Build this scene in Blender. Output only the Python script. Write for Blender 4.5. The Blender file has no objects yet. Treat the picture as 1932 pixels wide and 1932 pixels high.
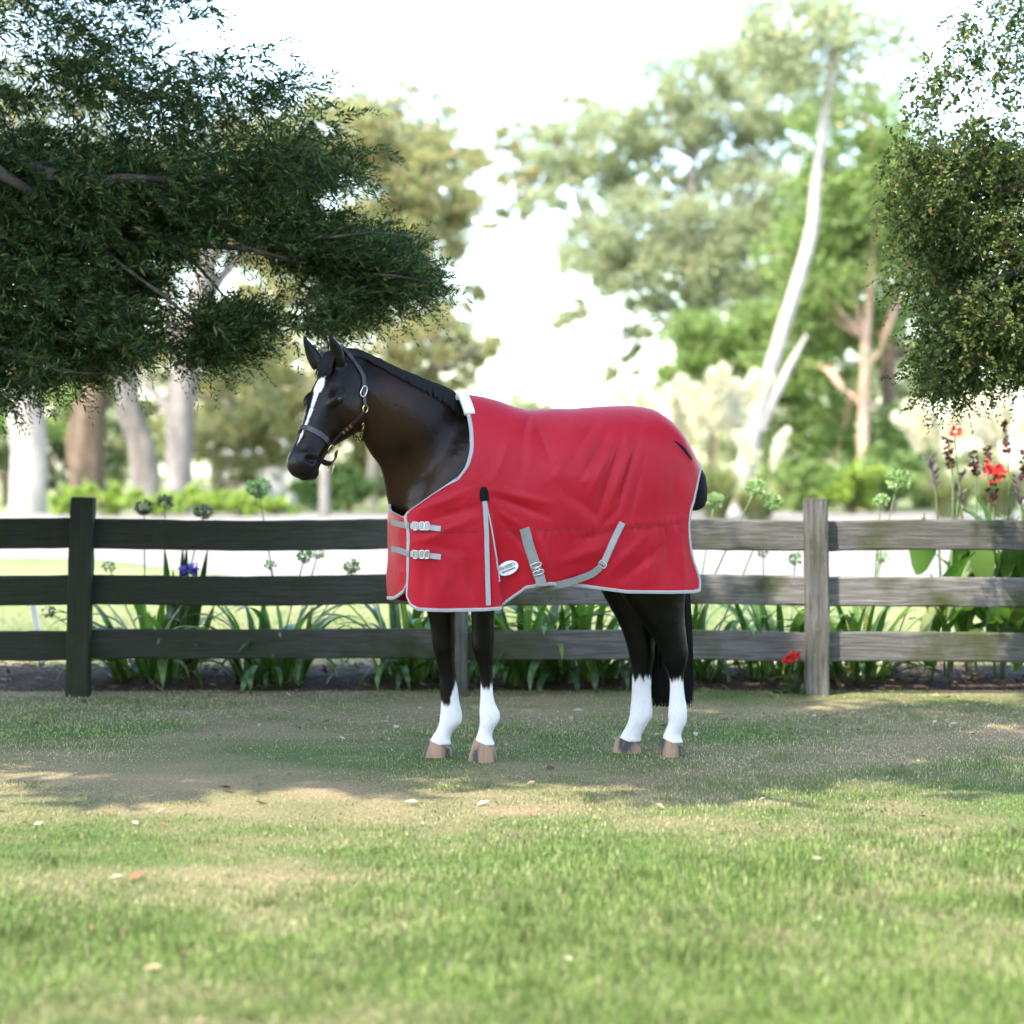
import bpy, bmesh, math, random
import numpy as np
from mathutils import Vector
from mathutils.bvhtree import BVHTree

random.seed(7)
rng = np.random.default_rng(11)
R = math.radians
scene = bpy.context.scene

# ------------------------------------------------------------------ camera
CAM_H, CAM_D, FPX, HOR = 1.30, 10.0, 4150.0, 890.0      # height, distance to the horse, focal length and horizon on a 1932 grid
cam_data = bpy.data.cameras.new('camera')
cam = bpy.data.objects.new('camera', cam_data)
scene.collection.objects.link(cam)
cam.location = (0, -CAM_D, CAM_H)
cam.rotation_euler = (R(90), 0, 0)
cam_data.sensor_width = 36.0
cam_data.lens = FPX / 1932.0 * 36.0
cam_data.shift_y = -(966.0 - HOR) / 1932.0
cam_data.clip_start = 0.1
cam_data.clip_end = 2000
cam_data.dof.use_dof = True
cam_data.dof.focus_distance = 9.9
cam_data.dof.aperture_fstop = 1.8
scene.camera = cam

# ------------------------------------------------------------------ sky, sun, exposure
SUN_EL, SUN_AZ = 58.0, 228.0            # azimuth from +X towards +Y: high, to the left and behind the camera
world = bpy.data.worlds.new('World')
scene.world = world
world.use_nodes = True
wn = world.node_tree
for n in list(wn.nodes):
    wn.nodes.remove(n)
wo = wn.nodes.new('ShaderNodeOutputWorld')
wb = wn.nodes.new('ShaderNodeBackground')
ws = wn.nodes.new('ShaderNodeTexSky')
ws.sky_type = 'NISHITA'
ws.sun_disc = False
ws.sun_elevation = R(SUN_EL)
ws.sun_rotation = R(90.0 - SUN_AZ)
ws.air_density = 1.0
ws.dust_density = 1.0
ws.ozone_density = 1.0
wb.inputs['Strength'].default_value = 0.15
wn.links.new(ws.outputs['Color'], wb.inputs['Color'])
wn.links.new(wb.outputs['Background'], wo.inputs['Surface'])

sun_data = bpy.data.lights.new('sun', 'SUN')
sun_data.energy = 2.05
sun_data.angle = R(0.55)
sun_data.color = (1.0, 0.95, 0.86)
sun = bpy.data.objects.new('sun', sun_data)
scene.collection.objects.link(sun)
sd = Vector((math.cos(R(SUN_AZ)) * math.cos(R(SUN_EL)), math.sin(R(SUN_AZ)) * math.cos(R(SUN_EL)), math.sin(R(SUN_EL))))
sun.rotation_euler = sd.to_track_quat('Z', 'Y').to_euler()
sun.location = sd * 60

scene.view_settings.view_transform = 'Standard'
scene.view_settings.look = 'None'
scene.view_settings.exposure = 2.58
scene.view_settings.gamma = 1.0
scene.view_settings.use_curve_mapping = False
scene.view_settings.use_white_balance = True          # camera set to its open-shade white balance
scene.view_settings.white_balance_temperature = 7000
scene.view_settings.white_balance_tint = 8
scene.render.engine = 'CYCLES'
scene.cycles.use_denoising = True
scene.cycles.use_adaptive_sampling = True
scene.cycles.adaptive_threshold = 0.04
scene.cycles.max_bounces = 5
scene.cycles.diffuse_bounces = 2
scene.cycles.glossy_bounces = 2
scene.cycles.transmission_bounces = 2
scene.cycles.transparent_max_bounces = 8
scene.cycles.sample_clamp_indirect = 6.0

# ------------------------------------------------------------------ helpers
def W(px, py, d):
    """a point of the place at distance d along the lens axis, from its place on the 1932 grid"""
    return np.array(((px - 966.0) / FPX * d, d - CAM_D, CAM_H - (py - HOR) / FPX * d))

def tag(o, label=None, cat=None, group=None, kind=None):
    if label: o['label'] = label
    if cat: o['category'] = cat
    if group: o['group'] = group
    if kind: o['kind'] = kind
    return o

def empty(name, loc, label=None, cat=None, group=None):
    o = bpy.data.objects.new(name, None)
    o.empty_display_size = 0.1
    scene.collection.objects.link(o)
    o.location = tuple(float(c) for c in loc)
    return tag(o, label, cat, group)

def link(name, me, mat=None, parent=None):
    o = bpy.data.objects.new(name, me)
    scene.collection.objects.link(o)
    if mat is not None and not me.materials:
        me.materials.append(mat)
    if parent is not None:
        o.parent = parent
        o.matrix_parent_inverse.translation = -parent.location
    return o

def mesh_np(name, verts, faces, mat=None, parent=None, smooth=False, col=None):
    """faces: (n,3) or (n,4) array, or a list of tuples"""
    me = bpy.data.meshes.new(name)
    verts = np.asarray(verts, dtype=np.float32)
    if isinstance(faces, np.ndarray):
        n, k = faces.shape
        me.vertices.add(len(verts)); me.vertices.foreach_set('co', verts.ravel())
        me.loops.add(n * k); me.loops.foreach_set('vertex_index', faces.astype(np.int32).ravel())
        me.polygons.add(n)
        me.polygons.foreach_set('loop_start', np.arange(0, n * k, k, dtype=np.int32))
        me.update(calc_edges=True)
    else:
        me.from_pydata([tuple(v) for v in verts], [], faces)
        me.update()
    if col is not None:
        set_col(me, col)
    if smooth:
        me.polygons.foreach_set('use_smooth', np.ones(len(me.polygons), dtype=bool))
    return link(name, me, mat, parent)

def set_col(me, col, name='tint'):
    a = me.attributes.new(name, 'FLOAT_COLOR', 'POINT')
    c = np.ones((len(me.vertices), 4), dtype=np.float32)
    c[:, :col.shape[1]] = col
    a.data.foreach_set('color', c.ravel())

def catmull(pts, n):
    P = np.asarray(pts, float)
    P = np.vstack([2 * P[0] - P[1], P, 2 * P[-1] - P[-2]])
    m = len(P) - 3
    out = []
    for k in range(n):
        t = k / (n - 1) * m
        i = min(int(t), m - 1); t -= i
        p0, p1, p2, p3 = P[i:i + 4]
        out.append(0.5 * (2 * p1 + (p2 - p0) * t + (2 * p0 - 5 * p1 + 4 * p2 - p3) * t * t + (3 * p1 - p0 - 3 * p2 + p3) * t ** 3))
    return np.array(out)

def interp(x, xs, ys):
    return np.interp(x, xs, ys)

_SLOPES = {}
def smooth_interp(x, xs, ys):
    """monotone-ish cubic through a table"""
    key = (id(xs), id(ys))
    if key not in _SLOPES:
        a_, b_ = np.asarray(xs, float), np.asarray(ys, float)
        _SLOPES[key] = (a_, b_, np.gradient(b_, a_), xs, ys)
    xs, ys, m = _SLOPES[key][:3]
    if np.ndim(x) == 0:
        x = min(max(float(x), xs[0]), xs[-1])
        i = min(max(int(np.searchsorted(xs, x)) - 1, 0), len(xs) - 2)
        h = xs[i + 1] - xs[i]; t = (x - xs[i]) / h
        return ((2 * t**3 - 3 * t**2 + 1) * ys[i] + (t**3 - 2 * t**2 + t) * h * m[i]
                + (-2 * t**3 + 3 * t**2) * ys[i + 1] + (t**3 - t**2) * h * m[i + 1])
    x = np.clip(np.asarray(x, float), xs[0], xs[-1])
    i = np.clip(np.searchsorted(xs, x) - 1, 0, len(xs) - 2)
    h = xs[i + 1] - xs[i]; t = (x - xs[i]) / h
    return ((2 * t**3 - 3 * t**2 + 1) * ys[i] + (t**3 - 2 * t**2 + t) * h * m[i]
            + (-2 * t**3 + 3 * t**2) * ys[i + 1] + (t**3 - t**2) * h * m[i + 1])

def ring_faces(nr, nk, closed=True, base=0):
    f = []
    for i in range(nr - 1):
        for k in range(nk if closed else nk - 1):
            a = base + i * nk + k; b = base + i * nk + (k + 1) % nk
            f.append((a, b, b + nk, a + nk))
    return f

def loft(rings):
    """closed solid from rings of equal length"""
    nr, nk = len(rings), len(rings[0])
    v = [p for r in rings for p in r]
    f = ring_faces(nr, nk)
    f.append(tuple(range(nk - 1, -1, -1)))
    f.append(tuple((nr - 1) * nk + k for k in range(nk)))
    return np.array(v), f

def tube(pts, rad, seg=8, n=None, wob=0.0):
    P = catmull(pts, n or len(pts) * 4) if len(pts) > 1 else np.array(pts)
    rr = np.interp(np.linspace(0, 1, len(P)), np.linspace(0, 1, len(rad)), rad)
    T = np.gradient(P, axis=0); T /= np.linalg.norm(T, axis=1)[:, None] + 1e-9
    ref = np.array((0.31, 0.9, 0.2)); rings = []
    for p, t, r in zip(P, T, rr):
        a = np.cross(t, ref); a /= np.linalg.norm(a) + 1e-9
        b = np.cross(t, a)
        ang = np.linspace(0, 2 * np.pi, seg, endpoint=False)
        w = 1 + wob * rng.uniform(-1, 1, seg)
        rings.append(p + r * w[:, None] * (np.cos(ang)[:, None] * a + np.sin(ang)[:, None] * b))
    return loft(rings)

class MB:
    def __init__(self): self.v = []; self.f = []; self.n = 0
    def add(self, v, f):
        v = np.asarray(v, float)
        self.v.append(v); self.f += [tuple(int(i) + self.n for i in q) for q in f]; self.n += len(v)
        return self
    def build(self, name, mat, parent=None, smooth=True):
        return mesh_np(name, np.vstack(self.v), self.f, mat, parent, smooth)

def box(c, s, rot=None):
    c = np.array(c, float); s = np.array(s, float) / 2
    v = np.array([(x, y, z) for x in (-1, 1) for y in (-1, 1) for z in (-1, 1)], float) * s
    if rot is not None: v = v @ np.array(rot).T
    f = [(0, 1, 3, 2), (4, 6, 7, 5), (0, 4, 5, 1), (2, 3, 7, 6), (0, 2, 6, 4), (1, 5, 7, 3)]
    return v + c, f

def ribbon(P, N, width, thick, taper=None):
    """flat strap: swept rectangle; P points, N outward normals"""
    P = np.asarray(P, float); N = np.asarray(N, float)
    T = np.gradient(P, axis=0); T /= np.linalg.norm(T, axis=1)[:, None] + 1e-9
    S = np.cross(T, N); S /= np.linalg.norm(S, axis=1)[:, None] + 1e-9
    w = np.full(len(P), width) if taper is None else width * np.asarray(taper)
    rings = []
    for p, n, s, ww in zip(P, N, S, w):
        rings.append([p - s * ww / 2, p - s * ww / 2 + n * thick, p + s * ww / 2 + n * thick, p + s * ww / 2])
    return loft(rings)

def torus(c, ax1, ax2, r1, r2, rt, n=20, m=8, sq=2.0):
    c = np.array(c, float); a = np.array(ax1, float); b = np.array(ax2, float)
    nn = np.cross(a, b); v = []
    for i in range(n):
        t = 2 * math.pi * i / n
        ct, st = math.cos(t), math.sin(t)
        e = 2.0 / sq
        q = a * r1 * math.copysign(abs(ct) ** e, ct) + b * r2 * math.copysign(abs(st) ** e, st)
        o = q / (np.linalg.norm(q) + 1e-9)
        for k in range(m):
            u = 2 * math.pi * k / m
            v.append(c + q + rt * (math.cos(u) * o + math.sin(u) * nn))
    f = [(i * m + k, ((i + 1) % n) * m + k, ((i + 1) % n) * m + (k + 1) % m, i * m + (k + 1) % m) for i in range(n) for k in range(m)]
    return np.array(v), f

def hash2(i, j, seed):
    h = (i.astype(np.int64) * 374761393 + j.astype(np.int64) * 668265263 + seed * 1442695041) & 0x7fffffff
    h = ((h ^ (h >> 13)) * 1274126177) & 0x7fffffff
    return ((h ^ (h >> 16)) & 0xffff) / 65535.0

def vnoise(x, y, seed=0):
    x = np.asarray(x, float); y = np.asarray(y, float)
    i = np.floor(x); j = np.floor(y); fx = x - i; fy = y - j
    fx = fx * fx * (3 - 2 * fx); fy = fy * fy * (3 - 2 * fy)
    a = hash2(i, j, seed); b = hash2(i + 1, j, seed); c = hash2(i, j + 1, seed); d = hash2(i + 1, j + 1, seed)
    return (a * (1 - fx) + b * fx) * (1 - fy) + (c * (1 - fx) + d * fx) * fy

def fbm(x, y, seed=0, o=4):
    s = 0; a = 0.5
    for k in range(o):
        s = s + a * vnoise(x * 2 ** k, y * 2 ** k, seed + k); a *= 0.5
    return s / (1 - 0.5 ** o)

def sstep(x, a, b):
    t = np.clip((np.asarray(x, float) - a) / (b - a), 0, 1)
    return t * t * (3 - 2 * t)

# ------------------------------------------------------------------ materials
MATS = {}
class NT:
    def __init__(self, name):
        m = bpy.data.materials.new(name); m.use_nodes = True
        self.m = m; self.t = m.node_tree; self.p = self.t.nodes['Principled BSDF']; self.out = self.t.nodes['Material Output']
        MATS[name] = m
    def n(self, typ, **kw):
        nd = self.t.nodes.new(typ)
        for k, v in kw.items(): setattr(nd, k, v)
        return nd
    def l(self, a, b): self.t.links.new(a, b)
    def ramp(self, fac, stops, interp='LINEAR'):
        r = self.n('ShaderNodeValToRGB'); cr = r.color_ramp; cr.interpolation = interp
        while len(cr.elements) < len(stops): cr.elements.new(0.5)
        for e, (p, c) in zip(cr.elements, stops):
            e.position = p; e.color = (*c, 1)
        self.l(fac, r.inputs[0]); return r.outputs[0]
    def noise(self, scale, detail=4, rough=0.55, coord='Object', stretch=None, dist=0.0):
        tc = self.n('ShaderNodeTexCoord'); o = tc.outputs[coord]
        if stretch:
            mp = self.n('ShaderNodeMapping'); mp.inputs['Scale'].default_value = stretch
            self.l(o, mp.inputs['Vector']); o = mp.outputs['Vector']
        n = self.n('ShaderNodeTexNoise'); n.inputs['Scale'].default_value = scale
        n.inputs['Detail'].default_value = detail; n.inputs['Roughness'].default_value = rough
        n.inputs['Distortion'].default_value = dist
        self.l(o, n.inputs['Vector']); return n.outputs['Fac']
    def bump(self, h, strength, dist, prev=None):
        b = self.n('ShaderNodeBump'); b.inputs['Strength'].default_value = strength; b.inputs['Distance'].default_value = dist
        self.l(h, b.inputs['Height'])
        if prev is not None: self.l(prev, b.inputs['Normal'])
        self.l(b.outputs['Normal'], self.p.inputs['Normal']); return b.outputs['Normal']
    def mix(self, f, a, b, mode='MIX'):
        m = self.n('ShaderNodeMix', data_type='RGBA', blend_type=mode)
        if isinstance(f, float): m.inputs[0].default_value = f
        else: self.l(f, m.inputs[0])
        for s, x in ((m.inputs[6], a), (m.inputs[7], b)):
            if isinstance(x, tuple): s.default_value = (*x, 1)
            else: self.l(x, s)
        return m.outputs[2]
    def base(self, c):
        if isinstance(c, tuple): self.p.inputs['Base Color'].default_value = (*c, 1)
        else: self.l(c, self.p.inputs['Base Color'])
    def set(self, **kw):
        for k, v in kw.items(): self.p.inputs[k.replace('_', ' ')].default_value = v
        return self

def simple(name, c, rough=0.5, metal=0.0, var=0.25, scale=30.0, spec=0.5):
    t = NT(name)
    f = t.noise(scale)
    t.base(t.ramp(f, [(0.3, tuple(x * (1 - var) for x in c)), (0.7, tuple(min(1, x * (1 + var)) for x in c))]))
    t.set(Roughness=rough, Metallic=metal)
    t.p.inputs['Specular IOR Level'].default_value = spec
    return t.m

def leaf_mat(name, stops, trans=0.35, rough=0.55, spec=0.3, tmul=1.3):
    """two-sided leaf: colour differs from leaf to leaf, some light passes through"""
    t = NT(name)
    g = t.n('ShaderNodeNewGeometry')
    c = t.ramp(g.outputs['Random Per Island'], stops)
    t.base(c); t.set(Roughness=rough); t.p.inputs['Specular IOR Level'].default_value = spec
    if trans > 0:
        tr = t.n('ShaderNodeBsdfTranslucent')
        mc = t.mix(1.0, c, (tmul, tmul * 1.04, tmul * 0.75), 'MULTIPLY')
        t.l(mc, tr.inputs['Color'])
        ms = t.n('ShaderNodeMixShader'); ms.inputs[0].default_value = trans
        t.l(t.p.outputs[0], ms.inputs[1]); t.l(tr.outputs[0], ms.inputs[2]); t.l(ms.outputs[0], t.out.inputs['Surface'])
    return t.m
NB1, NB2, CYP, NCAN, HAZE = 190000, 30000, 1.0, 44000, 0.0035      # blades, sprays and crown leaves; density of the air
CANOPY_L = [(-3.7, -2.7, 7.2, 2.4, 1.9, 1.2), (-1.7, -2.7, 7.4, 2.1, 1.9, 1.1), (-3.6, -0.4, 7.4, 2.2, 1.7, 1.2), (-5.4, -1.0, 7.0, 2.0, 2.2, 1.5), (-4.2, 1.4, 5.8, 1.8, 1.4, 1.4)]
CANOPY_R = [(4.2, 0.4, 6.8, 2.2, 1.8, 1.4), (2.9, -2.4, 7.4, 1.5, 1.3, 0.9), (5.2, 1.4, 8.0, 2.0, 1.8, 1.4)]
# ------------------------------------------------------------------ ground
def dry_mask(x, y):
    """0 green, 1 straw; x, y world"""
    d = y + CAM_D
    n = fbm(x * 0.8 + 3, y * 1.0 + 7, 21, 4) - 0.5
    n2 = fbm(x * 4.0, y * 4.5, 41, 4) - 0.5
    left = 1 - sstep(x, -0.2, 1.3)
    core = np.exp(-((d - 9.05) / 1.0) ** 2) * (0.42 + 0.55 * left) + 0.30 * np.exp(-((d - 10.7) / 0.8) ** 2) * sstep(x, 0.9, 2.0)
    far = 0.46 * sstep(d, 9.4, 11.0)
    near = 0.32 * (1 - sstep(d, 6.9, 8.0)) * (1 - sstep(x, -0.9, 0.5))
    return np.clip(core + far + near + 1.15 * n + 1.0 * n2 - 0.10, 0, 1)

t = NT('lawn')
a = t.n('ShaderNodeAttribute', attribute_name='tint'); sep = t.n('ShaderNodeSeparateColor'); t.l(a.outputs['Color'], sep.inputs[0])
n1 = t.noise(9, 6, 0.65); n2 = t.noise(70, 4, 0.7); n3 = t.noise(0.35, 4)
green = t.ramp(n2, [(0.25, (0.030, 0.045, 0.014)), (0.5, (0.065, 0.105, 0.028)), (0.75, (0.13, 0.19, 0.055))])
straw = t.ramp(n2, [(0.25, (0.10, 0.075, 0.045)), (0.5, (0.24, 0.18, 0.105)), (0.75, (0.38, 0.31, 0.20))])
near = t.mix(sep.outputs[0], green, straw)
far = t.ramp(n3, [(0.35, (0.13, 0.17, 0.06)), (0.65, (0.24, 0.25, 0.11))])
c = t.mix(sep.outputs[1], near, far)
t.base(c); t.set(Roughness=0.9); t.p.inputs['Specular IOR Level'].default_value = 0.15
b = t.bump(n2, 0.6, 0.02); t.bump(n1, 0.4, 0.03, b)
M_LAWN = t.m
xs = np.concatenate([np.array([-420, -200, -90, -40, -20, -10, -6.5]), np.linspace(-5, 5, 120), np.array([6.5, 10, 20, 40, 90, 200, 420])])
ys = np.concatenate([np.array([-80, -30, -14, -9]), np.linspace(-7, 5, 130), np.array([6, 8, 11, 15, 20, 30, 45, 70, 110, 200, 700])])
X, Y = np.meshgrid(xs, ys)
Z = 0.012 * (fbm(X * 0.8, Y * 0.8, 77) - 0.5) * 2 * (np.abs(X) < 4.9) * (Y > -6.9) * (Y < 4.9) - 0.006
V = np.stack([X, Y, Z], -1).reshape(-1, 3); nx = len(xs)
F = np.array([(j * nx + i, j * nx + i + 1, (j + 1) * nx + i + 1, (j + 1) * nx + i) for j in range(len(ys) - 1) for i in range(nx - 1)])
col = np.stack([dry_mask(V[:, 0], V[:, 1]), sstep(V[:, 1], 4.0, 14), np.zeros(len(V))], 1)
ground = mesh_np('ground', V, F, M_LAWN, None, True, col); tag(ground, kind='structure')

# grass blades
def blades(N, d0, d1, xf, dens_pow, hmin, hmax, w, seed):
    r = np.random.default_rng(seed)
    u = r.random(N); k = 2 - dens_pow
    d = (d0 ** k + u * (d1 ** k - d0 ** k)) ** (1 / k)
    x = r.uniform(-1, 1, N) * d * 0.2328 * xf; y = d - CAM_D
    dry = dry_mask(x, y)
    keep = r.random(N) > 0.30 * dry
    x, y, d, dry = x[keep], y[keep], d[keep], dry[keep]; N = len(x)
    lush = np.clip(sstep(8.4 - d, 0, 1.6) * (0.4 + 0.6 * sstep(x, -0.6, 0.6)) + 0.5 * (fbm(x * 1.1, y * 1.1, 5) - 0.4), 0, 1.2)
    tuft = sstep(vnoise(x * 6.5, y * 6.5, 91), 0.80, 0.93)
    h = (hmin + (hmax - hmin) * r.random(N)) * (1 - 0.55 * dry) * (0.6 + 0.65 * lush) * (1 + 0.9 * tuft)
    dry = dry * (1 - 0.75 * tuft)
    lean = r.normal(0, 0.55, N) + 0.6 * dry; az = r.uniform(0, 2 * np.pi, N)
    dx, dy = np.cos(az), np.sin(az)
    base = np.stack([x, y, np.full(N, -0.008)], 1)
    side = np.stack([-dy, dx, np.zeros(N)], 1) * (w * r.uniform(0.6, 1.3, N))[:, None]
    ml = np.stack([dx * np.sin(lean * .6), dy * np.sin(lean * .6), np.cos(lean * .6)], 1) * (h * .55)[:, None]
    tl = ml + np.stack([dx * np.sin(lean * 1.5), dy * np.sin(lean * 1.5), np.abs(np.cos(lean * 1.5))], 1) * (h * .45)[:, None]
    V = np.stack([base - side, base + side, base + ml - side * .75, base + ml + side * .75, base + tl], 1).reshape(-1, 3)
    o = np.arange(N)[:, None] * 5
    F = np.concatenate([o + np.array([0, 1, 3]), o + np.array([0, 3, 2]), o + np.array([2, 3, 4])])
    g = r.random(N)[:, None]
    G = np.array((0.085, 0.140, 0.030)) * (1 - g) + np.array((0.23, 0.33, 0.085)) * g
    S = np.array((0.26, 0.20, 0.12)) * (1 - g) + np.array((0.52, 0.44, 0.28)) * g
    m = np.clip(dry * 1.15 + r.normal(0, 0.42, N) + 0.04 - 0.15 * lush, 0, 1)[:, None]
    C = G * (1 - m) + S * m
    C *= (0.72 + 0.56 * fbm(x * 3.0, y * 3.0, 55))[:, None] * (1 - 0.25 * tuft)[:, None] * (1 + 0.30 * sstep(d, 9.0, 10.5))[:, None]
    return V, F, np.repeat(C, 5, 0)
t = NT('grass blade'); a = t.n('ShaderNodeAttribute', attribute_name='tint'); t.base(a.outputs['Color']); t.set(Roughness=0.6); t.p.inputs['Specular IOR Level'].default_value = 0.25
tr = t.n('ShaderNodeBsdfTranslucent'); t.l(a.outputs['Color'], tr.inputs['Color'])
ms = t.n('ShaderNodeMixShader'); ms.inputs[0].default_value = 0.35
t.l(t.p.outputs[0], ms.inputs[1]); t.l(tr.outputs[0], ms.inputs[2]); t.l(ms.outputs[0], t.out.inputs['Surface'])
M_BLADE = t.m
V1, F1, C1 = blades(NB1, 4.8, 13.3, 1.18, 1.9, 0.012, 0.036, 0.0023, 1)
g = mesh_np('lawn_grass', V1, F1, M_BLADE, None, False, C1); tag(g, 'short patchy lawn grass, green and straw coloured', 'grass', kind='stuff')
V1, F1, C1 = blades(NB2, 13.3, 27, 1.15, 1.9, 0.03, 0.07, 0.006, 2)
g = mesh_np('paddock_grass', V1, F1, M_BLADE, None, False, C1); tag(g, 'pale sunlit grass behind the fence', 'grass', kind='stuff')

# fallen leaves and bark chips on the lawn
r = np.random.default_rng(33); V = []; F = []; C = []
for i in range(260):
    d = 5.0 + 7.9 * r.random() ** 0.75; 
    if r.random() < 0.35: d = r.uniform(10.6, 12.9)
    x = r.uniform(-1, 1) * d * 0.25; y = d - CAM_D
    if vnoise(np.array([x * 1.3]), np.array([y * 1.3]), 66)[0] < 0.42 and r.random() < 0.75: continue
    L = r.uniform(0.012, 0.036) if d > 7 else r.uniform(0.010, 0.035); w = L * r.uniform(0.25, 0.5); a_ = r.uniform(0, 6.28); zc = r.uniform(0.003, 0.014); tl = r.uniform(-.35, .35)
    u = np.array((math.cos(a_), math.sin(a_), tl)); s = np.array((-math.sin(a_), math.cos(a_), r.uniform(-.5, .5)))
    c = np.array((x, y, zc)); n = len(V)
    V += [c - u * L, c - s * w + np.array((0, 0, .004)), c + u * L, c + s * w + np.array((0, 0, .004)), c + np.array((0, 0, -.003))]
    F += [(n, n + 1, n + 4), (n + 1, n + 2, n + 4), (n + 2, n + 3, n + 4), (n + 3, n, n + 4)]
    cc = [(0.52, 0.44, 0.33), (0.42, 0.30, 0.18), (0.60, 0.54, 0.44), (0.14, 0.085, 0.05), (0.30, 0.17, 0.09)][r.choice(5, p=[.25, .25, .12, .23, .15])]
    C += [cc] * 5
g = mesh_np('leaf_litter', np.array(V), np.array(F), M_BLADE, None, False, np.array(C)); tag(g, 'dry fallen leaves and bark chips scattered over the lawn', 'leaves', kind='stuff')

# garden bed along the fence
t = NT('bark mulch'); n1 = t.noise(45, 5, 0.7, stretch=(1, 1, 2)); n2 = t.noise(8, 3)
t.base(t.ramp(n1, [(0.3, (0.022, 0.013, 0.009)), (0.55, (0.075, 0.043, 0.028)), (0.8, (0.20, 0.13, 0.09))])); t.set(Roughness=0.95); b = t.bump(n1, 1.0, 0.03); t.bump(n2, 0.6, 0.05, b)
M_MULCH = t.m
xs2 = np.linspace(-4.5, 4.5, 150); ys2 = np.linspace(3.12, 4.35, 22); X, Y = np.meshgrid(xs2, ys2)
q = (Y - 3.12) / 1.23
edge = 0.14 * (fbm(X * 2.5, Y * 0 + 3, 8) - 0.3)
Z = 0.085 * np.sin(np.clip((q - np.maximum(edge, 0)) / 0.9, 0, 1) * math.pi) ** 0.7 * (0.55 + 0.9 * fbm(X * 1.4, Y * 2, 12)) + 0.02 * (fbm(X * 16, Y * 16, 9) - 0.5) - 0.008
bed = mesh_np('garden_bed', np.stack([X, Y, Z], -1).reshape(-1, 3), np.array([(j * 150 + i, j * 150 + i + 1, (j + 1) * 150 + i + 1, (j + 1) * 150 + i) for j in range(21) for i in range(149)]), M_MULCH, None, True)
tag(bed, kind='structure')

r = np.random.default_rng(35); N = 2600
cx_ = r.uniform(-4.3, 4.3, N); cy_ = 3.10 + 1.15 * r.random(N) ** 1.2; q = (cy_ - 3.12) / 1.23
cz_ = 0.085 * np.sin(np.clip(q / 0.9, 0, 1) * math.pi) ** 0.7 * (0.55 + 0.9 * fbm(cx_ * 1.4, cy_ * 2, 12)) + r.uniform(0, 0.02, N)
D = r.normal(0, 1, (N, 3)) * np.array((1, 1, 0.35)); D /= np.linalg.norm(D, axis=1)[:, None]
S_ = np.cross(D, np.array((0, 0, 1)) + r.normal(0, .3, (N, 3))); S_ /= np.linalg.norm(S_, axis=1)[:, None]
L_ = r.uniform(0.012, 0.05, N)[:, None]; w_ = L_ * 0.3; P_ = np.stack([cx_, cy_, cz_], 1)
V = np.stack([P_ - D * L_, P_ + S_ * w_, P_ + D * L_, P_ - S_ * w_], 1).reshape(-1, 3)
cc = np.array([(0.10, 0.055, 0.03), (0.20, 0.12, 0.07), (0.34, 0.25, 0.16), (0.06, 0.035, 0.022), (0.15, 0.17, 0.05)])[r.choice(5, N, p=[.3, .25, .15, .22, .08])]
g = mesh_np('bark_chips', V, np.arange(4 * N).reshape(-1, 4), M_BLADE, None, False, np.repeat(cc, 4, 0)); tag(g, 'brown bark chips and dead leaves on the garden bed', 'mulch', kind='stuff')

# pale gravel drive beyond the lawn
t = NT('pale gravel'); n1 = t.noise(14, 6, 0.7); n2 = t.noise(0.25, 3)
t.base(t.mix(0.5, t.ramp(n1, [(0.3, (0.13, 0.115, 0.105)), (0.7, (0.24, 0.215, 0.195))]), t.ramp(n2, [(0.35, (0.19, 0.16, 0.14)), (0.65, (0.20, 0.195, 0.19))]))); t.set(Roughness=0.95); t.bump(n1, 0.5, 0.02)
M_GRAVEL = t.m
xs3 = np.linspace(-60, 60, 90); n0 = 17.5 + 4.0 * (fbm(xs3 * 0.12, xs3 * 0, 3) - 0.5) + 5.5 * (1 - sstep(xs3, -6.5, -2.6)); n1_ = 60 + 6 * (fbm(xs3 * 0.1, xs3 * 0 + 5, 4) - 0.5)
V = []
for k in range(9):
    s = k / 8; V.append(np.stack([xs3, n0 + (n1_ - n0) * s, np.full(90, 0.004)], 1))
drive = mesh_np('gravel_drive', np.vstack(V), np.array([(j * 90 + i, j * 90 + i + 1, (j + 1) * 90 + i + 1, (j + 1) * 90 + i) for j in range(8) for i in range(89)]), M_GRAVEL, None, True)
tag(drive, kind='structure')

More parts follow.
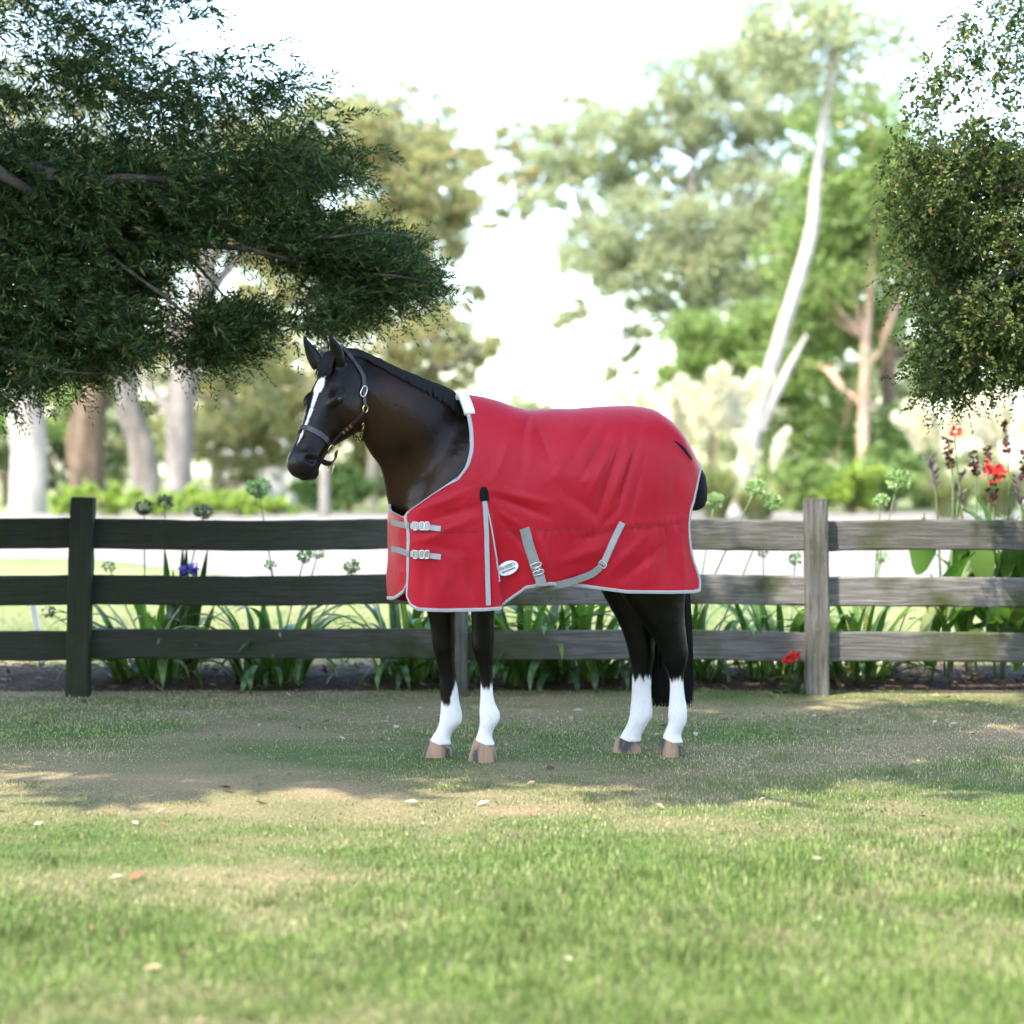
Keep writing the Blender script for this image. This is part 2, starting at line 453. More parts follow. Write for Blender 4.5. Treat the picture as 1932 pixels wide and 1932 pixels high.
# ------------------------------------------------------------------ fence
def fence_wood(name, s1, s3):
  t = NT(name)
  g1 = t.noise(16, 5, 0.6, stretch=s1, dist=0.4); g2 = t.noise(2.2, 4, 0.6); g3 = t.noise(60, 4, 0.7, stretch=s3)
  wood = t.ramp(g1, [(0.25, (0.060, 0.056, 0.053)), (0.5, (0.148, 0.142, 0.137)), (0.78, (0.27, 0.263, 0.257))])
  oi = t.n('ShaderNodeObjectInfo'); wood = t.mix(1.0, wood, t.ramp(oi.outputs['Random'], [(0.0, (0.70, 0.70, 0.68)), (1.0, (1.15, 1.12, 1.08))]), 'MULTIPLY')
  lich = t.ramp(t.noise(30, 3, 0.7), [(0.66, (0, 0, 0)), (0.72, (0.6, 0.6, 0.6))]); wood = t.mix(lich, wood, (0.34, 0.35, 0.29))
  moss = t.mix(t.ramp(g2, [(0.48, (0, 0, 0)), (0.66, (1, 1, 1))]), wood, (0.055, 0.062, 0.026))
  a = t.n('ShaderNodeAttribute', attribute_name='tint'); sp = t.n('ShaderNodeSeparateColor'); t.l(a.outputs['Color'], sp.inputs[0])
  dusky = t.mix(t.ramp(g2, [(0.35, (0.25, 0.25, 0.25)), (0.7, (1, 1, 1))]), (0.018, 0.0175, 0.014), (0.024, 0.031, 0.011))  # tree shade painted into the wood colour, with some moss mixed in
  t.base(t.mix(sp.outputs[0], moss, dusky)); t.set(Roughness=0.88); t.p.inputs['Specular IOR Level'].default_value = 0.25
  b = t.bump(g1, 0.7, 0.010); t.bump(g3, 0.5, 0.004, b)
  return t.m
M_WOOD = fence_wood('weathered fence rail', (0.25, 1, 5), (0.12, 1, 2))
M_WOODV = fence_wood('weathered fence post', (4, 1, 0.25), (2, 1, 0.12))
def plank(name, c, size, parent, rot=0.0, lean=0.0, nx=22, extra_shade=0.0, long='x', bow=0.0):
    """a board with worn edges: lengthwise sections, rounded corners"""
    L, Wd, Hh = size   # long, depth, face
    rings = []
    sec = []
    e = 0.012
    for (a_, b_) in ((-1, -1), (-1, 1), (1, 1), (1, -1)):
        for s in (0, 1, 2):
            t_ = s / 2 * math.pi / 2
            q0 = {(-1, -1): math.pi, (-1, 1): math.pi / 2, (1, 1): 0, (1, -1): -math.pi / 2}[(a_, b_)]
            an = q0 + math.pi / 2 - t_
            sec.append((a_ * (Wd / 2 - e) + e * math.cos(an - 0) , b_ * (Hh / 2 - e) + e * math.sin(an)))
    sec = np.array(sec)
    for i in range(nx):
        x = -L / 2 + L * i / (nx - 1)
        k = 1 - 0.02 * (i in (0, nx - 1))
        jit = rng.normal(0, 0.0012, sec.shape)
        yo = bow * (1 - (2 * x / L) ** 2) + 0.004 * math.sin(x * 3.1 + c[0])
        rings.append([(x, s[0] * k + j[0], s[1] * k + j[1] + yo) for s, j in zip(sec, jit)])
    v, f = loft(rings); v = np.array(v)
    if long == 'z': v = np.stack([v[:, 2], v[:, 1], v[:, 0]], 1); f = [tuple(reversed(q)) for q in f]
    cr, sr = math.cos(rot), math.sin(rot)
    v = np.stack([v[:, 0] * cr - v[:, 2] * sr, v[:, 1], v[:, 0] * sr + v[:, 2] * cr], 1)
    v = v + np.array(c)
    cc = np.zeros((len(v), 3)); cc[:, 0] = np.clip(1 - sstep(v[:, 0], -1.9, 1.3) * 1.0, 0, 1) * 0.9 + extra_shade  # weight of the painted shade: deepest at the left, fading out rightwards
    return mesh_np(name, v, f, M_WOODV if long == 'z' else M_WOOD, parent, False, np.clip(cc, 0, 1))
FD = 12.87
fence = empty('fence', (0, FD - CAM_D, 0), 'three rail weathered timber post and rail fence behind the horse', 'fence')
posts = [(-560, 0.0), (151.5, -0.033), (862, 0.0), (1540, 0.004), (2222, 0.0)]
pxz = []
for x, ln in posts:
    top = 938 if x < 300 else 941
    c = W(x, 1128, FD - 0.03); zt = W(x, top, FD)[2]
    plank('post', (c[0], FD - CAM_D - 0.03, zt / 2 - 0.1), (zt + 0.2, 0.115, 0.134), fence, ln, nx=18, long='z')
    pxz.append(c[0])
rows = [(1007, 57), (1112, 56), (1217, 56)]
for r_, (yc, hh) in enumerate(rows):
    for k in range(4):
        x0, x1 = pxz[k], pxz[k + 1]
        dy = (0, 0, 2.5, 5)[k] if r_ == 0 else (0, 0, 2, 3)[k]
        c = W(0, yc + dy, FD); 
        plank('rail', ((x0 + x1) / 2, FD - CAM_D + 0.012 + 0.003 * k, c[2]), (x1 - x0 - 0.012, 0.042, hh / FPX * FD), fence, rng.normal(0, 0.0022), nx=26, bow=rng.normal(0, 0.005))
# ------------------------------------------------------------------ horse
TH = R(18.0)
FR = np.array((-0.508, -0.15))
AX = np.array((math.cos(TH), math.sin(TH))); NS = np.array((math.sin(TH), -math.cos(TH)))   # rearwards, and out of the near side
def B(u, v, z):
    return np.array((FR[0] + u * AX[0] + v * NS[0], FR[1] + u * AX[1] + v * NS[1], z))

t = NT('bay coat')
a = t.n('ShaderNodeAttribute', attribute_name='tint')
nz = t.noise(2.6, 2); nf = t.noise(220.0, 2, 0.6, stretch=(1, 1, 0.25))
brown = t.ramp(nz, [(0.34, (0.0022, 0.0014, 0.001)), (0.50, (0.010, 0.005, 0.003)), (0.68, (0.034, 0.0145, 0.0068))])
sep = t.n('ShaderNodeSeparateColor'); t.l(a.outputs['Color'], sep.inputs[0])
c1 = t.mix(sep.outputs[1], brown, (0.0018, 0.0016, 0.0018))
wh = t.ramp(nf, [(0.3, (0.67, 0.645, 0.625)), (0.7, (0.77, 0.75, 0.74))]); wh = t.mix(t.ramp(t.noise(22, 4, 0.6), [(0.55, (0, 0, 0)), (0.8, (0.28, 0.28, 0.28))]), wh, (0.42, 0.35, 0.29))
c2 = t.mix(sep.outputs[0], c1, wh)
c3 = t.mix(sep.outputs[2], c2, (0.006, 0.0055, 0.0065))
t.base(c3); t.set(Roughness=0.33, Sheen_Weight=0.0, Sheen_Roughness=0.4)
t.p.inputs['Specular IOR Level'].default_value = 0.19
bq = t.bump(nf, 0.14, 0.003); t.bump(t.noise(9, 4, 0.55), 0.35, 0.02, bq)
M_COAT = t.m
t = NT('black horse hair'); nf = t.noise(60.0, 2)
t.base(t.ramp(nf, [(0.3, (0.002, 0.0018, 0.0024)), (0.7, (0.006, 0.0052, 0.006))])); t.set(Roughness=0.55); t.p.inputs['Specular IOR Level'].default_value = 0.2
M_HAIR = t.m
t = NT('striped hoof horn'); nf = t.noise(16.0, 3, stretch=(1, 1, 0.1))
t.base(t.ramp(nf, [(0.42, (0.33, 0.205, 0.12)), (0.54, (0.22, 0.13, 0.08)), (0.60, (0.026, 0.024, 0.026)), (0.70, (0.024, 0.022, 0.024)), (0.78, (0.26, 0.14, 0.075))])); t.set(Roughness=0.55)
t.bump(t.noise(60, 3, stretch=(0.2, 0.2, 1)), 0.3, 0.002)
M_HOOF = t.m
t = NT('wet dark eye'); t.base((0.004, 0.003, 0.003)); t.set(Roughness=0.05); M_EYE = t.m

# --- head frame
PSI, PIT = R(44.0), R(60.0)
HO = W(636, 671, 9.73)
hf = np.array((-math.cos(PSI) * math.cos(PIT), -math.sin(PSI) * math.cos(PIT), -math.sin(PIT)))
hn = np.array((-math.cos(PSI) * math.sin(PIT), -math.sin(PSI) * math.sin(PIT), math.cos(PIT)))
hl = np.array((math.sin(PSI), -math.cos(PSI), 0.0))
def H(s, n, l): return HO + s * hf + n * hn + l * hl
def head_local(P):
    q = np.asarray(P) - HO
    return q @ hf, q @ hn, q @ hl

HS = [-0.05, 0.00, 0.06, 0.12, 0.17, 0.215, 0.26, 0.31, 0.36, 0.41, 0.455, 0.495, 0.53, 0.555, 0.572]
HT = [-0.035, -0.004, 0.014, 0.024, 0.026, 0.022, 0.014, 0.007, 0.003, 0.001, 0.000, -0.002, -0.010, -0.026, -0.052]
HB = [-0.16, -0.205, -0.255, -0.285, -0.290, -0.276, -0.248, -0.214, -0.182, -0.163, -0.155, -0.153, -0.152, -0.143, -0.112]
HW = [0.060, 0.076, 0.092, 0.106, 0.114, 0.115, 0.106, 0.093, 0.081, 0.076, 0.074, 0.075, 0.073, 0.063, 0.038]

solids = MB()
def ellip(c, axes, n=14, m=10):
    v = []; A = [np.array(x, float) for x in axes]
    for i in range(m + 1):
        th = math.pi * i / m
        for k in range(n):
            ph = 2 * math.pi * k / n
            v.append(np.array(c) + A[0] * math.sin(th) * math.cos(ph) + A[1] * math.sin(th) * math.sin(ph) + A[2] * math.cos(th))
    f = ring_faces(m + 1, n)
    solids.add(v, f)

rings = []
for s in np.linspace(HS[0], HS[-1], 46):
    tp, bt, w = (float(smooth_interp(s, HS, q)) for q in (HT, HB, HW))
    c, h = (tp + bt) / 2, (tp - bt) / 2
    r = []
    for k in range(36):
        an = 2 * math.pi * k / 36
        cz, cx = math.cos(an), math.sin(an)
        e = 0.88
        zz = c + h * math.copysign(abs(cz) ** e, cz)
        low = np.clip((c - zz) / h, 0, 1); up = np.clip((zz - c) / h, 0, 1)
        jaw = 1 - 0.33 * low * sstep(s, 0.20, 0.36) - 0.12 * low
        bridge = 1 - 0.28 * up * sstep(s, 0.24, 0.38) * (1 - sstep(s, 0.47, 0.53))
        r.append(H(s, zz, w * jaw * bridge * math.copysign(abs(cx) ** e, cx)))
    rings.append(r)
solids.add(*loft(rings))
for sg in (-1, 1):
    ellip(H(0.205, -0.026, sg * 0.086), (hf * 0.050 + hn * 0.008, hn * 0.026, hl * 0.033))          # brow and eyelids
    ellip(H(0.15, -0.180, sg * 0.066), (hf * 0.095, hn * 0.095, hl * 0.036))            # cheek muscle
    ellip(H(0.28, -0.080, sg * 0.074), (hf * 0.085 + hn * -0.01, hn * 0.016, hl * 0.020))  # facial crest
    ellip(H(0.495, -0.052, sg * 0.048), (hf * 0.046, hn * 0.034, hl * 0.026))           # nostril wing
ellip(H(0.545, -0.085, 0), (hf * 0.034, hn * 0.052, hl * 0.050))
ellip(H(0.520, -0.140, 0), (hf * 0.036, hn * 0.024, hl * 0.036))                        # chin
# --- ears
def ear(base, mid, tip, side, w0):
    C = catmull([base, mid, tip], 14); T = np.gradient(C, axis=0); rr = []
    for i, (c, tt) in enumerate(zip(C, T)):
        x = i / 13
        tt = tt / np.linalg.norm(tt)
        s2 = side - tt * (side @ tt); s2 /= np.linalg.norm(s2); d2 = np.cross(tt, s2)
        w = w0 * (0.80 + 0.9 * x - 0.9 * x * x) * (1 - x ** 1.5) ** 0.85 + 0.0035
        d = 0.020 * (1 - x) + 0.005
        rr.append([c + s2 * w * math.cos(a) + d2 * d * math.sin(a) for a in np.linspace(0, 2 * math.pi, 16, endpoint=False)])
    solids.add(*loft(rr))
ear(W(641, 688, 9.69), W(632, 655, 9.675), W(619, 628, 9.66), np.array((0.95, -0.3, 0.25)), 0.034)
ear(W(603, 693, 9.79), W(586, 662, 9.79), W(571, 631, 9.785), np.array((0.95, -0.2, -0.35)), 0.038)

HEADN = (np.vstack(solids.v), list(solids.f))
# --- neck
NECK = [((930, 790), (764, 1045), 10.06, 0.19), ((885, 768), (742, 990), 10.02, 0.165), ((845, 740), (727, 932), 9.97, 0.140),
        ((800, 722), (722, 893), 9.92, 0.116), ((752, 702), (706, 864), 9.86, 0.098), ((706, 680), (690, 834), 9.81, 0.086),
        ((664, 664), (676, 800), 9.765, 0.080), ((628, 668), (652, 770), 9.73, 0.066)]
NK_K = np.linspace(0, 1, len(NECK)); NK_T = np.array([W(*a, d) for a, b, d, w in NECK]); NK_B = np.array([W(*b, d) for a, b, d, w in NECK])
NK_TC = [NK_T[:, i].copy() for i in range(3)]; NK_BC = [NK_B[:, i].copy() for i in range(3)]; NK_W = np.array([w for *_, w in NECK])
def neck_at(x):
    """x in 0..1 base to poll -> top, bottom, half width, lateral"""
    T = np.array([smooth_interp(x, NK_K, NK_TC[i]) for i in range(3)]); Bm = np.array([smooth_interp(x, NK_K, NK_BC[i]) for i in range(3)])
    w = float(smooth_interp(x, NK_K, NK_W))
    la = np.array((*NS, 0)) * (1 - x) + hl * x; la /= np.linalg.norm(la)
    return T, Bm, w, la
def neck_pt(x, ang, off=0.0):
    T, Bm, w, la = neck_at(x)
    c = (T + Bm) / 2; h = (T - Bm) / 2; hn_ = h / np.linalg.norm(h)
    ca, sa = math.cos(ang), math.sin(ang)
    narrow = 1 - 0.38 * max(ca, 0) ** 1.5
    return c + h * ca + la * w * sa * narrow + off * (hn_ * ca + la * sa)
solids.add(*loft([[neck_pt(x, 2 * math.pi * k / 32) for k in range(32)] for x in np.linspace(0, 1, 30)]))

# --- trunk of the body (inside the rug)
BU = [0.05, 0.12, 0.24, 0.34, 0.50, 0.75, 1.00, 1.15, 1.25, 1.33, 1.38]
BW = [0.06, 0.115, 0.165, 0.19, 0.225, 0.245, 0.235, 0.22, 0.19, 0.13, 0.08]
BT = [1.16, 1.30, 1.47, 1.555, 1.545, 1.51, 1.53, 1.52, 1.47, 1.36, 1.25]
BB = [0.98, 0.90, 0.85, 0.82, 0.81, 0.84, 0.92, 0.98, 1.02, 1.05, 1.08]
rings = []
for u in np.linspace(BU[0], BU[-1], 40):
    w, tp, bt = (float(smooth_interp(u, BU, q)) for q in (BW, BT, BB))
    rings.append([B(u, w * math.sin(a), (tp + bt) / 2 + (tp - bt) / 2 * math.cos(a)) for a in np.linspace(0, 2 * math.pi, 36, endpoint=False)])
solids.add(*loft(rings))

# --- legs: (grid y, front, rear, lateral half width)
LEGS = {
 'near_fore': (9.90, [(1020, 884, 962, .075), (1090, 888, 945, .070), (1150, 888, 934, .058), (1189, 890, 933, .050), (1208, 889, 933, .047), (1222, 890, 932, .046),
                     (1241, 896, 931, .037), (1266, 904, 930, .029), (1297, 906, 930, .028), (1328, 905, 935, .032), (1347, 904, 944, .038),
                     (1360, 905, 943, .037), (1376, 903, 932, .031), (1391, 898, 929, .033), (1406, 893, 936, .044)], (882, 940, 1432)),
 'far_fore': (10.05, [(1020, 792, 880, .075), (1090, 798, 872, .070), (1150, 804, 861, .058), (1189, 813, 860, .050), (1208, 815, 860, .047), (1222, 817, 859, .046),
                     (1241, 821, 859, .037), (1266, 827, 861, .030), (1297, 829, 864, .029), (1328, 831, 868, .033), (1350, 830, 873, .039),
                     (1364, 828, 871, .038), (1378, 823, 857, .032), (1391, 814, 850, .034), (1406, 806, 853, .044)], (796, 854, 1432)),
 'near_hind': (10.12, [(1010, 1130, 1300, .10), (1080, 1150, 1298, .09), (1117, 1168, 1294, .080), (1160, 1198, 1292, .068), (1205, 1232, 1296, .055), (1235, 1246, 1299, .047), (1252, 1250, 1296, .042),
                     (1275, 1261, 1290, .033), (1285, 1263, 1290, .031), (1312, 1263, 1292, .031), (1335, 1261, 1296, .036), (1348, 1260, 1297, .039),
                     (1362, 1261, 1296, .038), (1380, 1254, 1287, .032), (1394, 1249, 1286, .035), (1402, 1247, 1291, .043)], (1240, 1294, 1425)),
 'far_hind': (10.24, [(1010, 1110, 1280, .10), (1080, 1122, 1278, .09), (1117, 1135, 1270, .080), (1145, 1150, 1256, .070), (1172, 1165, 1244, .060), (1204, 1178, 1238, .052), (1240, 1187, 1236, .044),
                     (1262, 1191, 1232, .038), (1285, 1192, 1229, .032), (1310, 1191, 1229, .031), (1335, 1189, 1231, .037), (1352, 1187, 1231, .040),
                     (1366, 1183, 1222, .038), (1382, 1174, 1213, .033), (1393, 1168, 1209, .036), (1400, 1163, 1211, .043)], (1154, 1213, 1420)),
}
hoofs = []
for nm, (d, secs, hoof) in LEGS.items():
    S = np.array(secs, float); SC = [S[:, k].copy() for k in range(4)]
    ys = np.linspace(S[0, 0], S[-1, 0], 56)
    rings = []
    for y in ys:
        f, r, w = (float(smooth_interp(y, SC[0], SC[k])) for k in (1, 2, 3))
        c = W((f + r) / 2, y, d); hx = (r - f) / 2 / FPX * d
        rings.append([c + np.array((hx * math.cos(a), w * math.sin(a), 0)) for a in np.linspace(0, 2 * math.pi, 24, endpoint=False)])
    solids.add(*loft(rings))
    hoofs.append((nm, d, S[-1], hoof))

horse = empty('horse', (0.1, 0.05, 0), 'dark bay horse with a white blaze and white socks standing side on', 'horse')
body0 = solids.build('body', None)
md = body0.modifiers.new('rm', 'REMESH'); md.mode = 'VOXEL'; md.voxel_size = 0.008
sm = body0.modifiers.new('sm', 'SMOOTH'); sm.factor = 0.5; sm.iterations = 6
dg = bpy.context.evaluated_depsgraph_get()
me = bpy.data.meshes.new_from_object(body0.evaluated_get(dg))
bpy.data.objects.remove(body0)
co = np.zeros(len(me.vertices) * 3, dtype=np.float32); me.vertices.foreach_get('co', co); co = co.reshape(-1, 3).astype(float)
ed = np.zeros(len(me.edges) * 2, dtype=np.int32); me.edges.foreach_get('vertices', ed); ed = ed.reshape(-1, 2)
uu_ = (co[:, :2] - FR) @ AX
mk = (sstep(co[:, 2], 0.85, 0.95) * (1 - sstep(co[:, 2], 1.62, 1.70)) * (1 - sstep(uu_, 0.42, 0.5)) * sstep(uu_, -0.12, -0.04))[:, None]
deg = np.bincount(ed.ravel(), minlength=len(co))[:, None]
for _ in range(150):
    acc = np.zeros_like(co)
    for k in range(3):
        acc[:, k] = np.bincount(ed[:, 0], co[ed[:, 1], k], len(co)) + np.bincount(ed[:, 1], co[ed[:, 0], k], len(co))
    co += mk * 0.5 * (acc / deg - co)
# sculpt: nostrils, mouth line, eye sockets, hollows
s_, n_, l_ = head_local(co)
inhead = (s_ > -0.03) & (np.abs(l_) < 0.16) & (n_ > -0.32) & (n_ < 0.08)
disp = np.zeros_like(co)
for sg in (-1, 1):
    q = ((s_ - 0.498 - 0.25 * (n_ + 0.052)) / 0.012) ** 2 + ((n_ + 0.052) / 0.022) ** 2
    g = np.exp(-q) * (l_ * sg > 0.01) * inhead
    disp -= (0.024 * g)[:, None] * (sg * hl - 0.3 * hf)
    q = ((s_ - 0.206) / 0.021) ** 2 + ((n_ + 0.036) / 0.013) ** 2
    disp -= (0.012 * np.exp(-q) * (l_ * sg > 0.04) * inhead)[:, None] * (sg * hl)
    q = ((s_ - 0.16) / 0.02) ** 2 + ((n_ + 0.012) / 0.014) ** 2
    disp -= (0.008 * np.exp(-q) * (l_ * sg > 0.04) * inhead)[:, None] * (sg * hl)
    q = ((s_ - 0.30) / 0.07) ** 2 + ((n_ + 0.115) / 0.03) ** 2
    disp -= (0.008 * np.exp(-q) * (l_ * sg > 0.02) * inhead)[:, None] * (sg * hl)
ml = np.exp(-((n_ + 0.106 - 0.25 * (s_ - 0.53)) / 0.006) ** 2) * sstep(s_, 0.465, 0.50) * inhead
disp += (-0.010 * ml)[:, None] * (np.sign(l_)[:, None] * hl * np.clip(np.abs(l_) / 0.05, 0, 1)[:, None] + 0.8 * hf * sstep(s_, 0.53, 0.56)[:, None])
co += disp
me.vertices.foreach_set('co', co.astype(np.float32).ravel())
# coat markings: R white, G black points, B grey muzzle skin
px = 966 + co[:, 0] * FPX / (co[:, 1] + CAM_D); py = HOR - (co[:, 2] - CAM_H) * FPX / (co[:, 1] + CAM_D)
z = co[:, 2]
jag = 0.020 * (vnoise(co[:, 0] * 110, co[:, 1] * 110, 3) - 0.5) * 2 + 0.014 * (vnoise(co[:, 0] * 260, co[:, 1] * 200, 4) - 0.5)
white = np.zeros(len(co))
for nm, (d, secs, hoof) in LEGS.items():
    m = (np.abs(co[:, 1] - (d - CAM_D)) < 0.085) & (z < 0.45) & (px > secs[8][1] - 50) & (px < secs[8][2] + 50)
    top = {'near_fore': 1293, 'far_fore': 1300, 'near_hind': 1284, 'far_hind': 1280}[nm]
    zt = np.full(len(co), W(0, top, d)[2])
    if nm == 'far_fore':
        zt = zt - 0.075 * np.exp(-((px - 843) / 9.0) ** 2) + 0.02 * sstep(px, 850, 860) - 0.03 * sstep(842 - px, 0, 8)
    if nm == 'near_fore':
        zt = zt + 0.022 * np.abs(px - 918) / 12 - 0.02
    white = np.where(m, np.maximum(white, 1 - sstep(z + jag, zt - 0.012, zt + 0.012)), white)
bl = np.interp(s_, [0.105, 0.125, 0.16, 0.185, 0.22, 0.30, 0.36, 0.40, 0.46], [0.0, 0.014, 0.030, 0.030, 0.013, 0.008, 0.0075, 0.006, 0.0])
sh = np.interp(s_, [0.1, 0.2, 0.4], [0.0, 0.006, 0.004])
bj = 0.004 * (vnoise(s_ * 120, n_ * 120, 9) - 0.5) * 2
blaze = (1 - sstep(np.abs(l_ - sh) + bj, bl - 0.003, bl + 0.003)) * (n_ > -0.045) * inhead * (s_ > 0.105) * (s_ < 0.46)
snip = (np.exp(-(((s_ - 0.525) / 0.010) ** 2 + (l_ / 0.012) ** 2)) > 0.6) * (n_ > -0.05) * inhead * 0.0
white = np.maximum(white, np.maximum(blaze, snip))
black = 1 - sstep(z, 0.62, 0.80)
black = np.maximum(black, sstep(z, 1.795, 1.84) * (s_ < 0.02))
muz = sstep(s_, 0.43, 0.47) * inhead
set_col(me, np.stack([white, black, muz], 1))
me.polygons.foreach_set('use_smooth', np.ones(len(me.polygons), dtype=bool))
me.update()
body = link('body', me, M_COAT, horse)
BVH_H = BVHTree.FromPolygons([tuple(c) for c in HEADN[0]], HEADN[1])
BVH = BVHTree.FromPolygons([tuple(c) for c in co], [tuple(p.vertices) for p in me.polygons])

# --- hooves, eyes
for nm, d, top, (hx0, hx1, hy) in hoofs:
    rr = []
    zb = 0.0; ct = W((top[1] + top[2]) / 2, top[0] - 1, d); cb = W((hx0 + hx1) / 2, hy, d); cb[2] = -0.010
    rt, rb = (top[2] - top[1]) / 2 / FPX * d, (hx1 - hx0) / 2 / FPX * d
    for x in (-0.12, 0, 0.06, 0.5, 0.94, 1.0):
        c = ct * (1 - x) + cb * x
        r = rt * (1 - x) + rb * x
        if x < 0.03: r *= 0.97
        if x == 1.0: r *= 0.97
        w = 0.048 + 0.012 * max(x, 0)
        tl = 0.42 * (1 - min(max(x, 0), 1)) ** 0.8
        rr.append([c + np.array((r * math.cos(a), w * math.sin(a), -tl * r * (math.cos(a) + 0.25))) for a in np.linspace(0, 2 * math.pi, 24, endpoint=False)])
    m = MB().add(*loft(rr)); m.build('hoof', M_HOOF, horse)
for sg in (1, -1):
    m = MB(); v = []
    c = H(0.206, -0.037, sg * 0.098)
    for i in range(11):
        th_ = math.pi * i / 10
        for k in range(16):
            ph = 2 * math.pi * k / 16
            v.append(c + 0.024 * (math.sin(th_) * math.cos(ph) * hf + 0.8 * math.sin(th_) * math.sin(ph) * hn + math.cos(th_) * hl))
    m.add(v, ring_faces(11, 16)); m.build('eye', M_EYE, horse)

# --- hair: thin tapering locks
def locks(name, curves, w0, mat, parent):
    V = []; F = []; n = 0
    for C, w in curves:
        C = np.asarray(C); k = len(C)
        T = np.gradient(C, axis=0); side = np.cross(T, np.array((0.2, -1, 0.1))); side /= np.linalg.norm(side, axis=1)[:, None] + 1e-9
        ww = (w * w0 * np.linspace(1, 0.15, k) ** 0.8)[:, None]
        nor = np.cross(side, T); nor /= np.linalg.norm(nor, axis=1)[:, None] + 1e-9
        V.append(C - side * ww); V.append(C + nor * ww * 0.5); V.append(C + side * ww)
        for i in range(k - 1):
            F += [(n + i, n + k + i, n + k + i + 1, n + i + 1), (n + k + i, n + 2 * k + i, n + 2 * k + i + 1, n + k + i + 1)]
        n += 3 * k
    return mesh_np(name, np.vstack(V), np.array(F), mat, parent, True)

cur = []
for i in range(900):
    x = rng.uniform(0.20, 0.99); sg = 1 if rng.random() < 0.55 else -1
    reach = rng.uniform(0.50, 0.64) * (0.80 + 0.55 * (1 - x)) if sg > 0 else rng.uniform(0.5, 1.0)
    x1 = x - rng.uniform(0.01, 0.07)
    cur.append(([neck_pt(x + (x1 - x) * q, sg * (0.02 + reach * q ** 1.1), 0.005 + 0.005 * math.sin(q * 2.9) + rng.uniform(0, 0.003)) for q in np.linspace(0, 1, 6)], rng.uniform(0.7, 1.4)))
locks('mane', cur, 0.008, M_HAIR, horse)
cur = []
for i in range(240):
    l0 = rng.uniform(-0.035, 0.035); s1 = rng.uniform(0.06, 0.135); l1 = l0 * 0.8 + rng.uniform(-0.03, 0.03)
    cur.append(([H(-0.01 + (s1 + 0.01) * q, 0.022 + 0.016 * math.sin(q * 2.8) + rng.uniform(0, .006) - 0.004 * q, l0 + (l1 - l0) * q) for q in np.linspace(0, 1, 6)], rng.uniform(0.6, 1.2)))
locks('forelock', cur, 0.005, M_HAIR, horse)
cur = []
for i in range(900):
    a0 = rng.uniform(0, 2 * math.pi); r0 = math.sqrt(rng.random())
    st = B(1.33 + 0.03 * r0 * math.cos(a0), 0.035 * r0 * math.sin(a0), 1.30 + rng.uniform(-0.1, 0.05))
    yy = rng.uniform(1312, 1334) if rng.random() < 0.8 else rng.uniform(1240, 1320)
    xx = 1267 + 40 * r0 * math.cos(a0) + rng.normal(0, 2)
    en = W(xx, yy, 10.40 + 0.06 * r0 * math.sin(a0))
    mid = np.array(((st[0] * 0.45 + en[0] * 0.55), (st[1] * .4 + en[1] * .6), 0.85)) + rng.normal(0, 0.006, 3)
    cur.append((catmull([st, mid, mid * .45 + en * .55 + rng.normal(0, 0.006, 3), en], 9), rng.uniform(0.7, 1.3)))
locks('tail', cur, 0.0065, M_HAIR, horse)

# ------------------------------------------------------------------ halter
t = NT('dark brown leather'); nf = t.noise(90, 3)
t.base(t.ramp(nf, [(0.3, (0.020, 0.013, 0.011)), (0.7, (0.040, 0.027, 0.023))])); t.set(Roughness=0.33); t.bump(nf, 0.2, 0.001); M_LEATHER = t.m
t = NT('polished brass'); t.base((0.62, 0.50, 0.28)); t.set(Roughness=0.25, Metallic=1.0); M_BRASS = t.m
t = NT('brushed steel'); t.base((0.55, 0.55, 0.56)); t.set(Roughness=0.32, Metallic=1.0); M_STEEL = t.m
def onto(bvh, p, c, off):
    """from p towards c, onto the surface"""
    d = Vector(c - p); L = d.length; d.normalize()
    h = bvh.ray_cast(Vector(p), d, L * 1.2)
    if h[0] is None: return None
    n = np.array(h[1]); n = n if n @ np.array(d) < 0 else -n
    return np.array(h[0]) + n * off, n
def head_strap(path, off=0.003, bvh=None):
    P = []; N = []
    for (s, n, l) in path:
        c = H(s, -0.09 if s > 0.2 else -0.11, 0)
        o = H(s, n, l); d = o - c; d /= np.linalg.norm(d)
        q = onto(bvh or BVH, c + d * 0.35, c, off)
        if q is None: continue
        P.append(q[0]); N.append(q[1])
    return smooth_path(P, N)
def smooth_path(P, N, it=4):
    P = np.array(P); N = np.array(N)
    for _ in range(it):
        P[1:-1] = (P[:-2] + 2 * P[1:-1] + P[2:]) / 4; N[1:-1] = (N[:-2] + 2 * N[1:-1] + N[2:]) / 4
    return P, N / np.linalg.norm(N, axis=1)[:, None]
halter = empty('halter', H(0.2, -0.1, 0.1), 'dark leather head halter with brass rings on the bay horse', 'halter')
def strap_part(name, path, w, th=0.004, off=0.002, mat=None, bvh=None):
    P, N = head_strap(path, off, bvh)
    return MB().add(*ribbon(P, N, w, th)).build(name, mat or M_LEATHER, halter, smooth=False)
NB_S, NB_V = 0.375, 0.42
def nb(an):   # noseband loop, slanting a little down towards the chin
    return (0.372 + 0.030 * (1 - math.cos(an)) / 2, -0.09 + 0.12 * math.cos(an), 0.12 * math.sin(an))
strap_part('noseband', [nb(a) for a in np.linspace(-2.2, 2.2, 50)], 0.023, 0.006)
C = catmull([H(0.402, -0.150, 0.078), H(0.425, -0.180, 0.050), H(0.437, -0.196, 0.0), H(0.425, -0.180, -0.050), H(0.402, -0.150, -0.078)], 26)
Nc = np.array([-hn * 0.8 + hl * x + hf * 0.2 for x in np.linspace(0.7, -0.7, 26)]); Nc /= np.linalg.norm(Nc, axis=1)[:, None]
